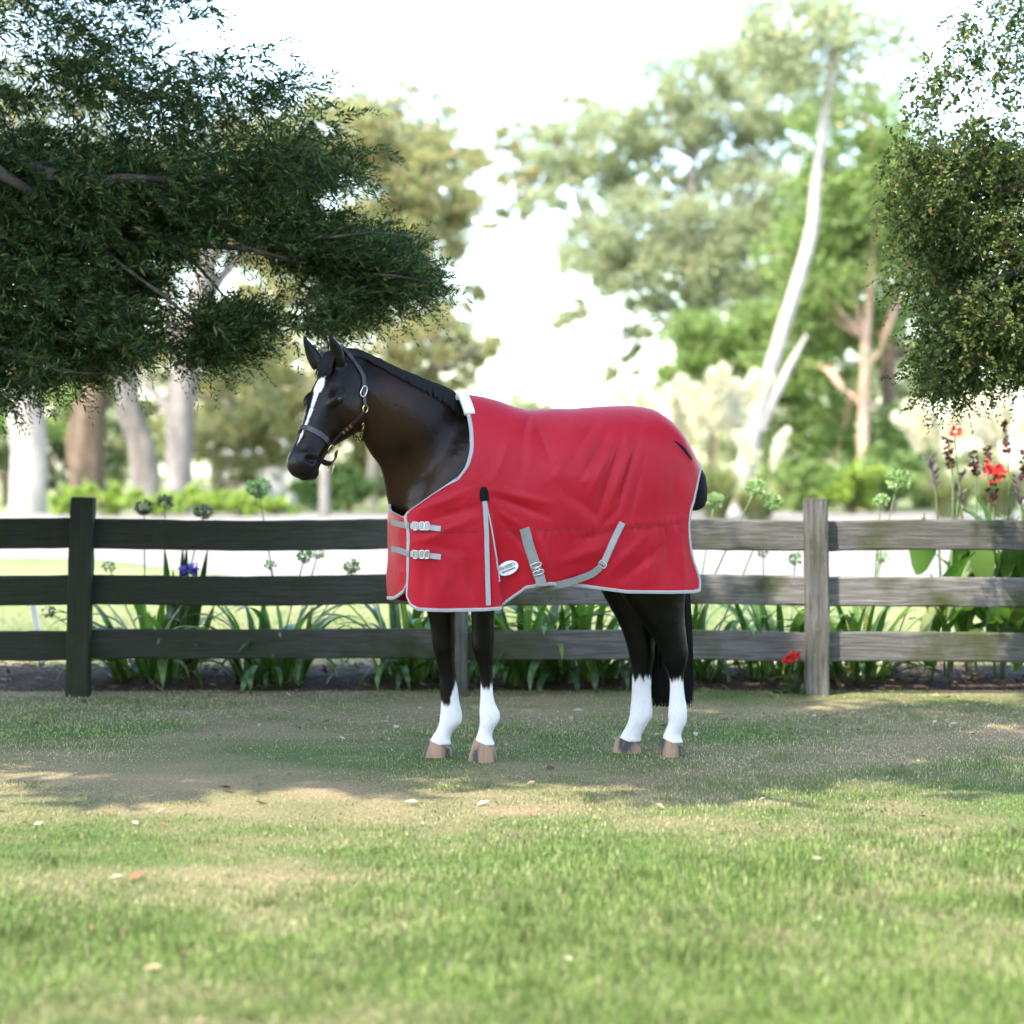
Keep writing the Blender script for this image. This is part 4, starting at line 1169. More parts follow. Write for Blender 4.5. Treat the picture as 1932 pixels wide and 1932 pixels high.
def bark(name, lo, mid, hi, sc=3.0):
    t = NT(name); n1 = t.noise(sc, 5, 0.6, stretch=(1, 1, 0.22)); n2 = t.noise(sc * 7, 4, 0.6, stretch=(1, 1, 0.3))
    t.base(t.mix(0.35, t.ramp(n1, [(0.32, lo), (0.5, mid), (0.68, hi)]), t.ramp(n2, [(0.3, lo), (0.7, hi)])))
    t.set(Roughness=0.9); t.p.inputs['Specular IOR Level'].default_value = 0.2
    b = t.bump(n1, 0.6, 0.06); t.bump(n2, 0.5, 0.02, b); return t.m
B_WHITE = bark('white gum bark', (0.24, 0.21, 0.185), (0.40, 0.365, 0.33), (0.54, 0.50, 0.46))
B_GREY = bark('grey gum bark', (0.11, 0.095, 0.085), (0.20, 0.175, 0.16), (0.33, 0.295, 0.26))
B_BROWN = bark('brown stringy bark', (0.075, 0.050, 0.037), (0.16, 0.11, 0.08), (0.26, 0.19, 0.14))
B_PINK = bark('salmon gum bark', (0.30, 0.18, 0.12), (0.44, 0.28, 0.19), (0.56, 0.40, 0.30))
B_CYP = bark('cypress bark', (0.022, 0.017, 0.014), (0.055, 0.042, 0.034), (0.12, 0.098, 0.082), 8.0)

def bg_tree(name, label, bk, trunks, blobs, n, L, lm, seed, group=None, w=0.32):
    """trunks: list of (list of (px,py), depth, [radii]); blobs: list of (px, py, depth, rx, ry, rz) in metres"""
    r = np.random.default_rng(seed)
    base = W(*trunks[0][0][0], trunks[0][1]); base[2] = 0
    o = empty(name, base, label, 'tree', group)
    first = True
    for pts, d, rad in trunks:
        P = [W(x, y, d + (k * 0.0)) for k, (x, y) in enumerate(pts)]
        if first: P[0][2] = -0.15
        v, f = tube(P, rad, 14, len(P) * 7, 0.05)
        MB().add(v, f).build('trunk' if first else 'limb', bk, o); first = False
    # branches from the top trunk points out to the crown
    tops = [W(*pts[-1], d) for pts, d, rad in trunks] + [W(*pts[len(pts) // 2], d) for pts, d, rad in trunks]
    bl = []
    for b in blobs:
        c = W(b[0], b[1], b[2]); bl.append((c, b[3:]))
        t0 = min(tops, key=lambda q: np.linalg.norm(q - c) + 2.5 * max(q[2] - c[2], 0))
        mid = (t0 + c) / 2 + r.normal(0, 0.25, 3) + np.array((0, 0, 0.3))
        MB().add(*tube([t0, mid, c], [0.11, 0.07, 0.03], 6, 9)).build('branch', bk, o)
        for k in range(3):
            e = c + r.normal(0, 0.6, 3) * np.array(b[3:])
            MB().add(*tube([mid * .4 + c * .6, (c + e) / 2 + r.normal(0, .1, 3), e], [0.04, 0.03, 0.012], 5, 7)).build('branch', bk, o)
    if n:
        C = clump_points([(c, tuple(1.12 * q for q in rad)) for c, rad in bl], int(n * 1.55), r, subr=0.55)
        L *= 0.82
        V, F = leaf_cloud(C, L * r.uniform(0.6, 1.3, len(C)), L * w * r.uniform(0.7, 1.2, len(C)), seed=seed, droop=0.5)
        mesh_np('crown', V, F, lm, o)
    return o

def shrub(name, label, px, py, d, rx, h, n, L, lm, seed, group=None, w=0.35):
    r = np.random.default_rng(seed); c = W(px, py, d); c[2] = 0
    o = empty(name, c, label, 'shrub', group)
    m = MB(); bl = []
    for k in range(6):
        a = r.uniform(0, 6.28); q = r.uniform(0.1, 0.7)
        e = c + np.array((rx * q * math.cos(a), rx * q * math.sin(a), h * r.uniform(0.35, 0.72)))
        m.add(*tube([c + r.normal(0, .05, 3) * np.array((1, 1, 0)) - np.array((0, 0, .1)), (c + e) / 2 + r.normal(0, .06, 3), e], [0.05, 0.035, 0.012], 6, 7))
        bl.append((e, (rx * 0.62, rx * 0.6, h * 0.34)))
    bl.append((c + np.array((0, 0, h * 0.3)), (rx * 0.9, rx * 0.8, h * 0.32)))
    m.build('stems', B_BROWN, o)
    C = clump_points(bl, n, r, hollow=0.2); C[:, 2] = np.maximum(C[:, 2], 0.03)
    V, F = leaf_cloud(C, L * r.uniform(.6, 1.3, len(C)), L * w, seed=seed)
    mesh_np('foliage', V, F, lm, o)
    return o

M_PLEAF = leaf_mat('pampas leaf', [(0.0, (0.16, 0.21, 0.08)), (0.6, (0.30, 0.34, 0.15)), (1.0, (0.46, 0.43, 0.24))], 0.4)
def pampas(label, px, py, d, hgt, npl, seed, spread=1.0, group='pampas grass clumps in the background', lean=0.0):
    r = np.random.default_rng(seed); c = W(px, py, d); c[2] = 0
    o = empty('pampas_grass', c, label, 'grass clump', group)
    N = 900; az = r.uniform(0, 6.28, N); L = r.uniform(0.5, 1.0, N) * hgt * 0.48; le = r.uniform(0.1, 1.1, N)
    V = []; D = np.stack([np.cos(az), np.sin(az), np.zeros(N)], 1); S = np.stack([-np.sin(az), np.cos(az), np.zeros(N)], 1) * 0.022
    b = c + D * 0.25; m = b + D * (L * np.sin(le * .5) * .6)[:, None] * spread + np.array((0, 0, 1)) * (L * np.cos(le * .5) * .7)[:, None]
    e = m + D * (L * np.sin(le * 1.6) * .55)[:, None] * spread + np.array((0, 0, 1)) * (L * np.cos(le * 1.6) * .4)[:, None]
    V = np.stack([b - S, b + S, m + S * .8, m - S * .8, e], 1).reshape(-1, 3); k = np.arange(N)[:, None] * 5
    F = np.vstack([k + np.array((0, 1, 2)), k + np.array((0, 2, 3)), k + np.array((3, 2, 4))])
    mesh_np('leaves', V, F, M_PLEAF, o)
    for i in range(npl):
        a = r.uniform(0, 6.28); q = r.uniform(0.1, 0.75) * spread
        tip = c + np.array((q * math.cos(a) * hgt * .62 + lean * hgt, q * math.sin(a) * hgt * .35, hgt * r.uniform(0.8, 1.05)))
        st = c + (tip - c) * np.array((0.25, 0.25, 0.05)); mid = st * np.array((.55, .55, .36)) + tip * np.array((.45, .45, .64)) + np.array((0, 0, .1 * hgt))
        P = catmull([st, mid, tip], 16)
        s_ = MB().add(*tube([st, mid, tip], [0.016, 0.012, 0.006], 5, 10)).build('flower_stem', M_STRAW, o)
        n = 620; x = r.random(n); idx = 6 + x * 9; lo = idx.astype(int).clip(0, 14); fr = (idx - lo)[:, None]
        pp = P[lo] * (1 - fr) + P[np.minimum(lo + 1, 15)] * fr
        wd = 0.085 * np.sin(np.clip(x * 1.02 + 0.05, 0, 1) * math.pi) ** 0.6 * (hgt / 2.6)
        pp = pp + r.normal(0, 1, (n, 3)) * wd[:, None] * 0.5
        dd = (P[-1] - P[-6]) / np.linalg.norm(P[-1] - P[-6]) + r.normal(0, 0.28, (n, 3))
        Vv, Ff = leaf_cloud(pp, 0.26 * hgt / 2.6, 0.022 * hgt / 2.6, seed=seed + i, dirs=dd)
        mesh_np('plume', Vv, Ff, M_PLUME, s_)
    return o

# ------------------------------------------------------------------ background trees (60 to 100 m away)
G = 'gum trees beyond the drive'
bg_tree('gum_tree', 'thick white barked gum tree trunk at the far left', B_WHITE,
        [([(52, 967), (55, 850), (42, 740), (10, 620), (-30, 420), (-50, 150)], 70, [0.62, 0.56, 0.60, 0.45, 0.38, 0.25]), ([(48, 770), (80, 690), (110, 560), (130, 380)], 70.3, [0.40, 0.30, 0.22, 0.12])],
        [(-40, 120, 70, 4, 3, 2.6), (130, 300, 71, 2.6, 2.4, 2.0), (60, 520, 73, 2.2, 2, 1.4)], 5000, 0.30, M_OLIVE, 1, G)
bg_tree('gum_tree', 'dark brown stringy trunk between the white and grey trunks', B_BROWN,
        [([(165, 925), (168, 820), (180, 740), (195, 640), (200, 430)], 78, [0.62, 0.55, 0.50, 0.34, 0.2]), ([(150, 920), (140, 840), (150, 760)], 78.5, [0.35, 0.3, 0.2])],
        [(210, 420, 79, 3.2, 3, 2.4), (110, 780, 80, 2.0, 1.6, 0.9)], 5000, 0.30, M_LIME, 2, G)
bg_tree('gum_tree', 'grey trunk leaning left beside the big grey tree', B_GREY,
        [([(281, 925), (268, 850), (245, 780), (238, 700), (228, 560), (215, 380)], 72, [0.50, 0.46, 0.42, 0.38, 0.26, 0.15])],
        [(215, 360, 73, 2.6, 2.2, 1.9), (270, 470, 74, 1.6, 1.6, 1.2)], 3500, 0.28, M_GUM, 3, G)
bg_tree('gum_tree', 'largest grey trunked gum tree, forking, left of the horse head', B_GREY,
        [([(335, 935), (338, 850), (345, 740), (360, 640), (380, 550), (398, 470), (420, 330)], 68, [0.46, 0.42, 0.44, 0.42, 0.36, 0.28, 0.18]),
         ([(352, 700), (330, 640), (318, 560), (300, 430)], 68.2, [0.22, 0.2, 0.16, 0.1]), ([(372, 590), (420, 520), (462, 470), (480, 380)], 68.3, [0.22, 0.18, 0.14, 0.08]),
         ([(330, 800), (300, 750), (270, 720)], 68.1, [0.15, 0.12, 0.08])],
        [(440, 330, 69, 2.6, 2.4, 1.9), (500, 440, 69, 1.9, 1.8, 1.2), (330, 380, 70, 2.2, 2, 1.6), (440, 640, 70, 1.3, 1.3, 0.9), (455, 760, 70, 1.3, 1.2, 0.8)], 9500, 0.26, M_OLIVE, 4, G)
bg_tree('gum_tree', 'slender brown trunked tree above the horse head', B_GREY,
        [([(612, 960), (613, 840), (614, 690), (622, 590), (634, 480), (650, 400), (660, 250)], 64, [0.17, 0.15, 0.14, 0.13, 0.11, 0.09, 0.05]), ([(622, 590), (660, 540), (700, 490)], 64.1, [0.1, 0.08, 0.04])],
        [(700, 440, 64, 1.5, 1.4, 0.9), (770, 430, 65, 1.8, 1.4, 1.0), (800, 350, 65, 1.7, 1.5, 0.9), (560, 470, 65, 1.3, 1.3, 0.8), (640, 260, 65, 2.0, 1.8, 1.2), (500, 560, 65, 1.2, 1.1, 0.7), (850, 400, 66, 1.0, 1.0, 0.6), (760, 290, 66, 1.6, 1.4, 0.9)], 11000, 0.24, M_OLIVE, 5, G)
bg_tree('gum_tree', 'tree with olive and rust leaves behind the horse neck', B_GREY,
        [([(700, 950), (705, 860), (720, 760), (745, 640), (760, 560)], 82, [0.24, 0.2, 0.16, 0.11, 0.06])],
        [(560, 720, 82, 1.5, 1.4, 0.9), (600, 800, 83, 1.9, 1.6, 1.0), (730, 660, 82, 1.5, 1.4, 0.9), (800, 640, 82, 1.4, 1.3, 0.8), (850, 690, 83, 1.3, 1.3, 0.8), (900, 660, 82, 0.8, 0.8, 0.5), (500, 740, 84, 1.4, 1.4, 1.0), (710, 830, 84, 1.4, 1.4, 0.9), (480, 660, 84, 1.1, 1.1, 0.8), (450, 830, 85, 1.6, 1.4, 1.0), (540, 830, 85, 1.4, 1.3, 0.9), (690, 730, 83, 1.4, 1.3, 0.8), (650, 600, 83, 1.0, 1.0, 0.6), (770, 720, 83, 1.2, 1.2, 0.8), (820, 590, 83, 1.0, 1.0, 0.5), (690, 900, 84, 1.3, 1.2, 0.8), (420, 720, 84, 1.3, 1.2, 0.9)], 17000, 0.25, M_OLIVE, 6, G)
bg_tree('gum_tree', 'white diagonal trunk leaning right in front of the pale crown', B_WHITE,
        [([(1385, 968), (1402, 900), (1428, 790), (1468, 650), (1505, 530), (1532, 430), (1538, 360), (1552, 250), (1575, 90)], 66, [0.34, 0.28, 0.24, 0.21, 0.20, 0.19, 0.17, 0.13, 0.08]),
         ([(1432, 815), (1460, 750), (1490, 690), (1522, 632)], 66.0, [0.18, 0.15, 0.12, 0.05])],
        [(1600, 90, 66, 2.6, 2.2, 1.7), (1500, 60, 67, 2.2, 2, 1.3)], 3500, 0.28, M_GUM, 7, G)
bg_tree('gum_tree', 'wide pale grey green gum crown right of the open sky', B_GREY,
        [([(1265, 965), (1270, 860), (1290, 740), (1310, 600), (1300, 450), (1310, 300)], 92, [0.5, 0.42, 0.36, 0.3, 0.22, 0.12]), ([(1305, 560), (1230, 520), (1160, 470), (1110, 440)], 92, [0.2, 0.16, 0.1, 0.06]), ([(1305, 470), (1380, 420), (1430, 350)], 92, [0.18, 0.12, 0.07])],
        [(1120, 460, 92, 1.9, 1.9, 1.3), (1210, 430, 92, 2.2, 2.2, 1.5), (1180, 510, 91, 1.8, 1.8, 1.1), (1270, 520, 92, 2.2, 2, 1.4), (1330, 440, 92, 2.3, 2.2, 1.6), (1400, 370, 93, 2.3, 2.2, 1.6),
         (1400, 500, 92, 2.2, 2, 1.5), (1230, 590, 91, 1.3, 1.3, 0.9), (1070, 590, 92, 1.0, 1.0, 0.7), (1175, 690, 92, 0.8, 0.8, 0.6), (1020, 380, 92, 1.0, 1.0, 0.6), (1110, 350, 93, 1.6, 1.5, 0.9),
         (1480, 420, 93, 2, 2, 1.4), (1480, 560, 93, 2.0, 2.0, 1.3), (1220, 340, 93, 1.7, 1.6, 0.8), (1340, 330, 94, 1.4, 1.4, 0.6), (1185, 640, 92, 0.7, 0.7, 0.6), (1450, 290, 94, 1.7, 1.6, 0.9), (1150, 265, 93, 2.0, 1.8, 1.2), (1250, 235, 93, 2.2, 2.0, 1.3), (1370, 215, 93, 2.4, 2.0, 1.4), (1480, 190, 94, 2.2, 2.0, 1.3), (1310, 140, 93, 2.0, 1.8, 1.1), (1420, 110, 94, 2.0, 1.8, 1.1), (1060, 280, 93, 1.4, 1.3, 0.8)], 40000, 0.27, M_GUM, 8, G)
bg_tree('gum_tree', 'tall salmon barked tree on the right with bright green crown', B_PINK,
        [([(1628, 960), (1628, 850), (1630, 740), (1634, 640), (1640, 560), (1650, 420), (1645, 260)], 74, [0.22, 0.2, 0.18, 0.16, 0.13, 0.1, 0.06]), ([(1628, 770), (1605, 745), (1590, 735)], 74, [0.09, 0.07, 0.04]), ([(1632, 690), (1655, 670), (1668, 640)], 74, [0.07, 0.05, 0.03])],
        [(1600, 400, 75, 2.0, 2, 1.6), (1640, 330, 75, 2.0, 2, 1.4), (1590, 510, 75, 1.9, 1.8, 1.4), (1660, 480, 75, 1.4, 1.4, 1.2), (1600, 610, 76, 1.6, 1.5, 1.0), (1690, 400, 75, 1.6, 1.5, 1.3), (1560, 690, 76, 1.3, 1.3, 0.8), (1620, 230, 75, 2.0, 1.8, 1.2), (1720, 330, 76, 1.8, 1.7, 1.2), (1480, 700, 77, 1.3, 1.3, 0.9), (1580, 790, 77, 1.4, 1.3, 0.9), (1540, 600, 77, 1.3, 1.3, 0.9), (1500, 480, 77, 1.4, 1.4, 1.1), (1660, 600, 77, 1.1, 1.1, 0.8), (1570, 880, 77, 1.5, 1.3, 0.8), (1700, 820, 77, 1.4, 1.3, 1.0)], 22000, 0.27, M_LIME, 9, G)
bg_tree('gum_tree', 'dark trunked tree half hidden by the right hand cypress', B_BROWN,
        [([(1672, 950), (1675, 800), (1678, 680), (1690, 560), (1720, 430)], 80, [0.3, 0.27, 0.26, 0.22, 0.12])],
        [(1690, 620, 81, 1.2, 1.2, 1.2), (1660, 720, 81, 1.1, 1.1, 0.9), (1740, 480, 81, 2.0, 1.8, 1.4), (1840, 560, 82, 2.2, 2, 1.5), (1900, 680, 82, 1.8, 1.7, 1.2)], 6500, 0.26, M_GUM, 10, G)
bg_tree('broadleaf_tree', 'round bright green tree behind the pampas plumes', B_BROWN,
        [([(1345, 960), (1345, 850), (1350, 760), (1360, 700)], 80, [0.2, 0.17, 0.14, 0.08])],
        [(1330, 690, 80, 1.5, 1.4, 1.0), (1380, 640, 80, 1.6, 1.5, 1.1), (1420, 700, 80, 1.4, 1.4, 1.0), (1310, 620, 80, 1.0, 1.0, 0.8), (1270, 720, 80, 0.9, 0.9, 0.7), (1440, 610, 81, 1.2, 1.2, 0.9), (1360, 760, 80, 1.4, 1.4, 0.8), (1500, 760, 81, 1.2, 1.2, 0.9), (1520, 830, 81, 1.5, 1.5, 1.0)], 13000, 0.24, M_LIME, 11)
bg_tree('broadleaf_tree', 'small pale round tree far off above the rug', B_GREY,
        [([(975, 905), (975, 850), (976, 790)], 130, [0.25, 0.2, 0.1])],
        [(975, 770, 130, 1.4, 1.4, 1.0), (945, 790, 130, 1.1, 1.1, 0.7), (1010, 785, 130, 1.2, 1.2, 0.8), (900, 810, 131, 1.6, 1.4, 0.8)], 3200, 0.3, M_GUM, 12)

bg_tree('gum_tree', 'hazy grey green gum filling the gap right of the diagonal trunk', B_GREY,
        [([(1500, 965), (1505, 840), (1500, 700), (1512, 560), (1500, 420)], 118, [0.4, 0.34, 0.28, 0.2, 0.1])],
        [(1480, 640, 118, 3.0, 2.5, 1.9), (1560, 560, 118, 3.0, 2.6, 2.0), (1520, 440, 118, 3.2, 2.6, 2.0), (1600, 680, 119, 2.8, 2.4, 1.8), (1450, 760, 119, 2.6, 2.2, 1.5), (1640, 800, 119, 3.0, 2.4, 1.6), (1420, 560, 119, 2.4, 2.2, 1.6), (1720, 700, 119, 2.4, 2.0, 1.8), (1560, 360, 119, 2.6, 2.4, 1.4)], 15000, 0.34, M_GUM, 13, G)
bg_tree('gum_tree', 'thin grey gum with sparse leaves at the top centre', B_GREY,
        [([(1010, 930), (1015, 800), (1005, 640), (990, 480), (1000, 350)], 140, [0.2, 0.18, 0.15, 0.11, 0.05])],
        [(985, 345, 140, 2.2, 1.8, 1.1), (1050, 320, 140, 2.4, 2.0, 1.1), (960, 400, 141, 1.3, 1.2, 0.8), (1140, 330, 141, 2.6, 2.0, 1.2), (930, 430, 141, 0.9, 0.9, 0.5), (1000, 260, 141, 2.4, 2.0, 1.3), (1080, 220, 141, 2.4, 2.0, 1.3), (930, 290, 141, 1.8, 1.6, 1.0)], 6500, 0.36, M_OLIVE, 14, G)
bg_tree('gum_tree', 'rust tinged crown standing behind the tips of the left cypress', B_GREY,
        [([(830, 950), (825, 820), (815, 660), (800, 500), (790, 380)], 112, [0.34, 0.3, 0.24, 0.18, 0.08])],
        [(760, 400, 112, 2.4, 2.0, 1.5), (840, 380, 112, 2.0, 1.8, 1.3), (800, 470, 113, 2.2, 1.9, 1.3), (720, 520, 113, 2.2, 2.0, 1.4), (860, 560, 113, 1.3, 1.2, 0.9), (780, 590, 113, 2.0, 1.8, 1.2), (680, 620, 113, 2.0, 1.8, 1.2), (900, 640, 113, 1.4, 1.2, 0.9), (830, 680, 113, 1.8, 1.6, 1.0), (590, 600, 114, 2.2, 2.0, 1.5), (540, 500, 114, 2.4, 2.0, 1.5), (760, 300, 113, 2.4, 2.0, 1.5), (840, 290, 113, 2.0, 1.8, 1.2), (690, 230, 113, 2.4, 2.0, 1.5), (790, 200, 113, 2.0, 1.8, 1.2)], 15000, 0.32, M_OLIVE, 15, G)
bg_tree('gum_tree', 'dense olive crown behind the grey trunks on the left', B_BROWN,
        [([(420, 945), (425, 840), (430, 720), (420, 600)], 104, [0.34, 0.3, 0.22, 0.1])],
        [(430, 640, 104, 2.4, 2.0, 1.6), (300, 660, 105, 2.6, 2.2, 1.8), (180, 680, 105, 2.6, 2.2, 1.8), (60, 720, 105, 2.4, 2.2, 1.8), (480, 760, 105, 2.2, 1.8, 1.4), (380, 800, 105, 2.4, 2.0, 1.4), (230, 800, 106, 2.4, 2.0, 1.4), (540, 700, 106, 1.6, 1.6, 1.2)], 12000, 0.32, M_OLIVE, 16, G)

# ------------------------------------------------------------------ shrubs, pampas, shed
SG = 'yellow green shrubs along the drive'
for k, (x, d, rx, h, lm, lab) in enumerate([
    (130, 66, 0.95, 0.75, M_SHRUB, 'leftmost low yellow green shrub by the white trunk'),
    (215, 65, 1.05, 0.95, M_SHRUB, 'second low yellow green shrub from the left'),
    (300, 64, 1.05, 0.85, M_SHRUB, 'low yellow green shrub in front of the grey trunks'),
    (385, 65, 1.0, 0.95, M_SHRUB, 'low yellow green shrub right of the big grey trunk'),
    (460, 64, 1.0, 0.8, M_SHRUB, 'low yellow green shrub under the white shed'),
    (525, 66, 0.8, 0.7, M_SHRUB, 'rightmost low yellow green shrub, under the horse muzzle')]):
    shrub('low_shrub', lab, x, 965, d, rx, h, 1500, 0.17, lm, 100 + k, SG)
for k, (x, d, rx, h, lm, lab) in enumerate([
    (8, 84, 1.9, 5.2, M_DARK, 'dark green bush at the left edge behind the white trunk'),
    (115, 86, 1.8, 4.6, M_DARK, 'dark green bush between the white and brown trunks'),
    (215, 90, 1.8, 4.4, M_DARK, 'dark bush between the brown and grey trunks'),
    (400, 86, 2.0, 4.6, M_OLIVE, 'olive bush right of the big grey trunk'),
    (600, 76, 1.1, 1.5, M_LIME, 'green bush below the horse chin'),
    (660, 72, 1.0, 1.7, M_LIME, 'green bush between the muzzle and the horse chest'),
    (700, 90, 1.8, 2.6, M_OLIVE, 'olive bush touching the horse chest'),
    (1460, 74, 1.2, 1.7, M_LIME, 'green bush behind the white diagonal trunk'),
    (1545, 70, 1.2, 1.8, M_LIME, 'green bush left of the grey post on the right'),
    (1605, 68, 1.1, 2.0, M_SHRUB, 'yellow green bush at the foot of the salmon trunk'),
    (1680, 70, 1.3, 2.1, M_LIME, 'green bush right of the salmon trunk'),
    (1735, 78, 1.4, 2.4, M_LIME, 'tall green bush left of the canna flowers'),
    (1860, 86, 2.0, 1.8, M_OLIVE, 'olive bush behind the canna flowers'),
    (1330, 72, 1.2, 1.3, M_SHRUB, 'low green bush under the pampas plumes'),
    (835, 100, 2.6, 2.4, M_LIME, 'green bush seen between the neck and the rug')]):
    shrub('garden_bush', lab, x, 955, d, rx, h, 2600, 0.20, lm, 130 + k, 'bushes beyond the drive')
pampas('large pampas clump with cream plumes right of the rug', 1280, 955, 62, 3.5, 10, 201, 1.0)
pampas('pampas clump with broad plumes left of the white diagonal trunk', 1350, 955, 60, 3.8, 11, 202, 0.9)
pampas('pampas clump with one low plume leaning right of the diagonal trunk', 1430, 955, 58, 2.3, 4, 203, 1.4, lean=0.25)
pampas('pampas clump with cream plumes behind the canna lilies', 1790, 955, 60, 3.2, 10, 204, 1.0)
pampas('pampas clump at the right edge of the picture', 1890, 955, 62, 3.4, 10, 205, 1.0)
pampas('small pampas clump peeping over the middle of the rug', 1130, 955, 66, 2.6, 5, 206, 1.1)

# far belt of trees: one mass along the skyline
r = np.random.default_rng(300); bl = []
for k in range(54):
    x = -95 + 190 * (k + r.random()) / 54; d = r.uniform(150, 190)
    px_ = 966 + x * FPX / d
    hh = r.uniform(2.0, 3.6) if 560 < px_ < 1230 else r.uniform(4.5, 9.0)
    bl.append((np.array((x, d - CAM_D, hh * 0.5)), (r.uniform(2.5, 5), 3.0, hh * 0.55)))
C = clump_points(bl, 26000, r, hollow=0.1); C[:, 2] = np.maximum(C[:, 2], 0.1)
V, F = leaf_cloud(C, 0.75 * r.uniform(.6, 1.3, len(C)), 0.26, seed=301)
tag(mesh_np('far_woodland', V, F, M_GUM), 'distant belt of trees along the skyline', 'woodland', kind='stuff')

# unseen belt of trees added behind the camera to shut off the low sky
r = np.random.default_rng(310); bl = []
for k in range(26):
    an = R(196 + 148 * (k + r.random()) / 26); q = r.uniform(15, 20)
    bl.append((np.array((q * math.cos(an) * 1.25, -8 + q * math.sin(an), 4.2)), (2.6, 2.2, 4.6)))
C = clump_points(bl, 30000, r, hollow=0.1, subr=0.3); C[:, 2] = np.maximum(C[:, 2], 0.1)
V, F = leaf_cloud(C, 0.6 * r.uniform(.6, 1.3, len(C)), 0.22, seed=311)
tag(mesh_np('sky_blocker_trees', V, F, M_DARK), 'unseen belt of dark trees added to block the low sky', 'woodland', kind='stuff')

# white shed behind the shrubs
M_SHEDW = simple('white painted wall', (0.78, 0.77, 0.74), 0.7, var=0.04, scale=3)
M_SHEDR = simple('pale metal roof', (0.62, 0.63, 0.64), 0.5, var=0.06, scale=3)
shed = empty('shed', W(472, 950, 88) * np.array((1, 1, 0)), 'small white shed glimpsed beyond the low shrubs, left of the muzzle', 'shed')
c = W(472, 0, 88)[0]; y0 = 78.0
MB().add(*box((c, y0 + 1.5, 1.0), (3.2, 3.0, 2.0))).build('wall', M_SHEDW, shed, False)
v = np.array([(c - 1.8, y0 - .3, 1.95), (c + 1.8, y0 - .3, 1.95), (c + 1.8, y0 + 1.5, 2.5), (c - 1.8, y0 + 1.5, 2.5), (c + 1.8, y0 + 3.3, 1.95), (c - 1.8, y0 + 3.3, 1.95)])
v = np.vstack([v, v + np.array((0, 0, 0.08))])
MB().add(v, [(0, 1, 2, 3), (3, 2, 4, 5), (6, 9, 8, 7), (9, 11, 10, 8), (0, 6, 7, 1), (5, 4, 10, 11), (1, 7, 8, 2), (2, 8, 10, 4), (0, 3, 9, 6), (3, 5, 11, 9)]).build('roof', M_SHEDR, shed, False)
MB().add(*box((c + 0.9, y0 - 0.03, 0.95), (0.8, 0.06, 1.9))).build('door', M_SHEDR, shed, False)

# ------------------------------------------------------------------ plants along the fence
t = NT('strap leaf'); g = t.n('ShaderNodeObjectInfo'); tc_ = t.n('ShaderNodeTexCoord')
c0 = t.ramp(g.outputs['Random'], [(0.0, (0.022, 0.062, 0.012)), (0.5, (0.060, 0.135, 0.028)), (0.85, (0.14, 0.25, 0.06)), (1.0, (0.30, 0.27, 0.10))])
nn_ = t.noise(40, 2, stretch=(1, 1, 0.1)); c1 = t.mix(t.ramp(nn_, [(0.4, (0, 0, 0)), (0.7, (0.35, 0.35, 0.35))]), c0, (0.12, 0.21, 0.07))
t.base(c1); t.set(Roughness=0.35); t.p.inputs['Specular IOR Level'].default_value = 0.55
tr = t.n('ShaderNodeBsdfTranslucent'); t.l(t.mix(1.0, c1, (1.6, 1.8, 0.8), 'MULTIPLY'), tr.inputs['Color'])
ms = t.n('ShaderNodeMixShader'); ms.inputs[0].default_value = 0.35; t.l(t.p.outputs[0], ms.inputs[1]); t.l(tr.outputs[0], ms.inputs[2]); t.l(ms.outputs[0], t.out.inputs['Surface'])
M_STRAP = t.m
M_STALK = simple('green flower stalk', (0.12, 0.19, 0.07), 0.5, var=0.3, scale=20)
M_SEED = leaf_mat('green seed head', [(0.0, (0.17, 0.28, 0.10)), (0.6, (0.34, 0.48, 0.22)), (1.0, (0.52, 0.60, 0.38))], 0.4)
M_SEEDK = leaf_mat('dark old seed head', [(0.0, (0.10, 0.13, 0.08)), (0.7, (0.24, 0.28, 0.19)), (1.0, (0.42, 0.45, 0.36))], 0.2)
M_REDP = leaf_mat('red petals', [(0.0, (0.50, 0.012, 0.02)), (1.0, (0.72, 0.05, 0.05))], 0.3)
M_BLUEP = leaf_mat('violet petals', [(0.0, (0.09, 0.06, 0.50)), (1.0, (0.24, 0.20, 0.72))], 0.3)
M_PURP = leaf_mat('dull purple buds', [(0.0, (0.10, 0.06, 0.09)), (1.0, (0.26, 0.18, 0.24))], 0.2)
M_MAROON = leaf_mat('maroon seed pods', [(0.0, (0.035, 0.012, 0.012)), (1.0, (0.14, 0.035, 0.03))], 0.15)

def strap_mesh(L, w, arch, droop, kink=0.0):
    """a strap leaf growing from the origin: up, over, then down in +x"""
    n = 12; v = []; x = z = 0.0; an = math.pi / 2 - arch * 0.4
    for i in range(n):
        t_ = i / (n - 1)
        ww = w * (0.75 + 0.5 * math.sin(t_ * 2.2)) * (1 - t_ ** 5) + 0.0006
        v += [(x, -ww, z + 0.25 * ww), (x, 0, z - 0.15 * ww), (x, ww, z + 0.25 * ww)]
        an -= (arch * 0.35 + droop * t_ ** 1.3) / n * 3.0
        x += math.cos(an) * L / n; z += math.sin(an) * L / n
    f = []
    for i in range(n - 1):
        for k in (0, 1):
            a_ = i * 3 + k; f.append((a_, a_ + 1, a_ + 4, a_ + 3))
    me = bpy.data.meshes.new('leaf'); me.from_pydata(v, [], f); me.update()
    me.polygons.foreach_set('use_smooth', np.ones(len(me.polygons), dtype=bool)); me.materials.append(M_STRAP)
    return me
STRAPS = [strap_mesh(L, w, a_, d_) for L, w, a_, d_ in ((0.62, 0.017, 0.5, 0.5), (0.70, 0.019, 0.8, 0.9), (0.56, 0.020, 1.0, 1.3), (0.66, 0.017, 0.35, 0.3), (0.48, 0.018, 1.2, 1.6), (0.74, 0.021, 0.6, 1.1))]
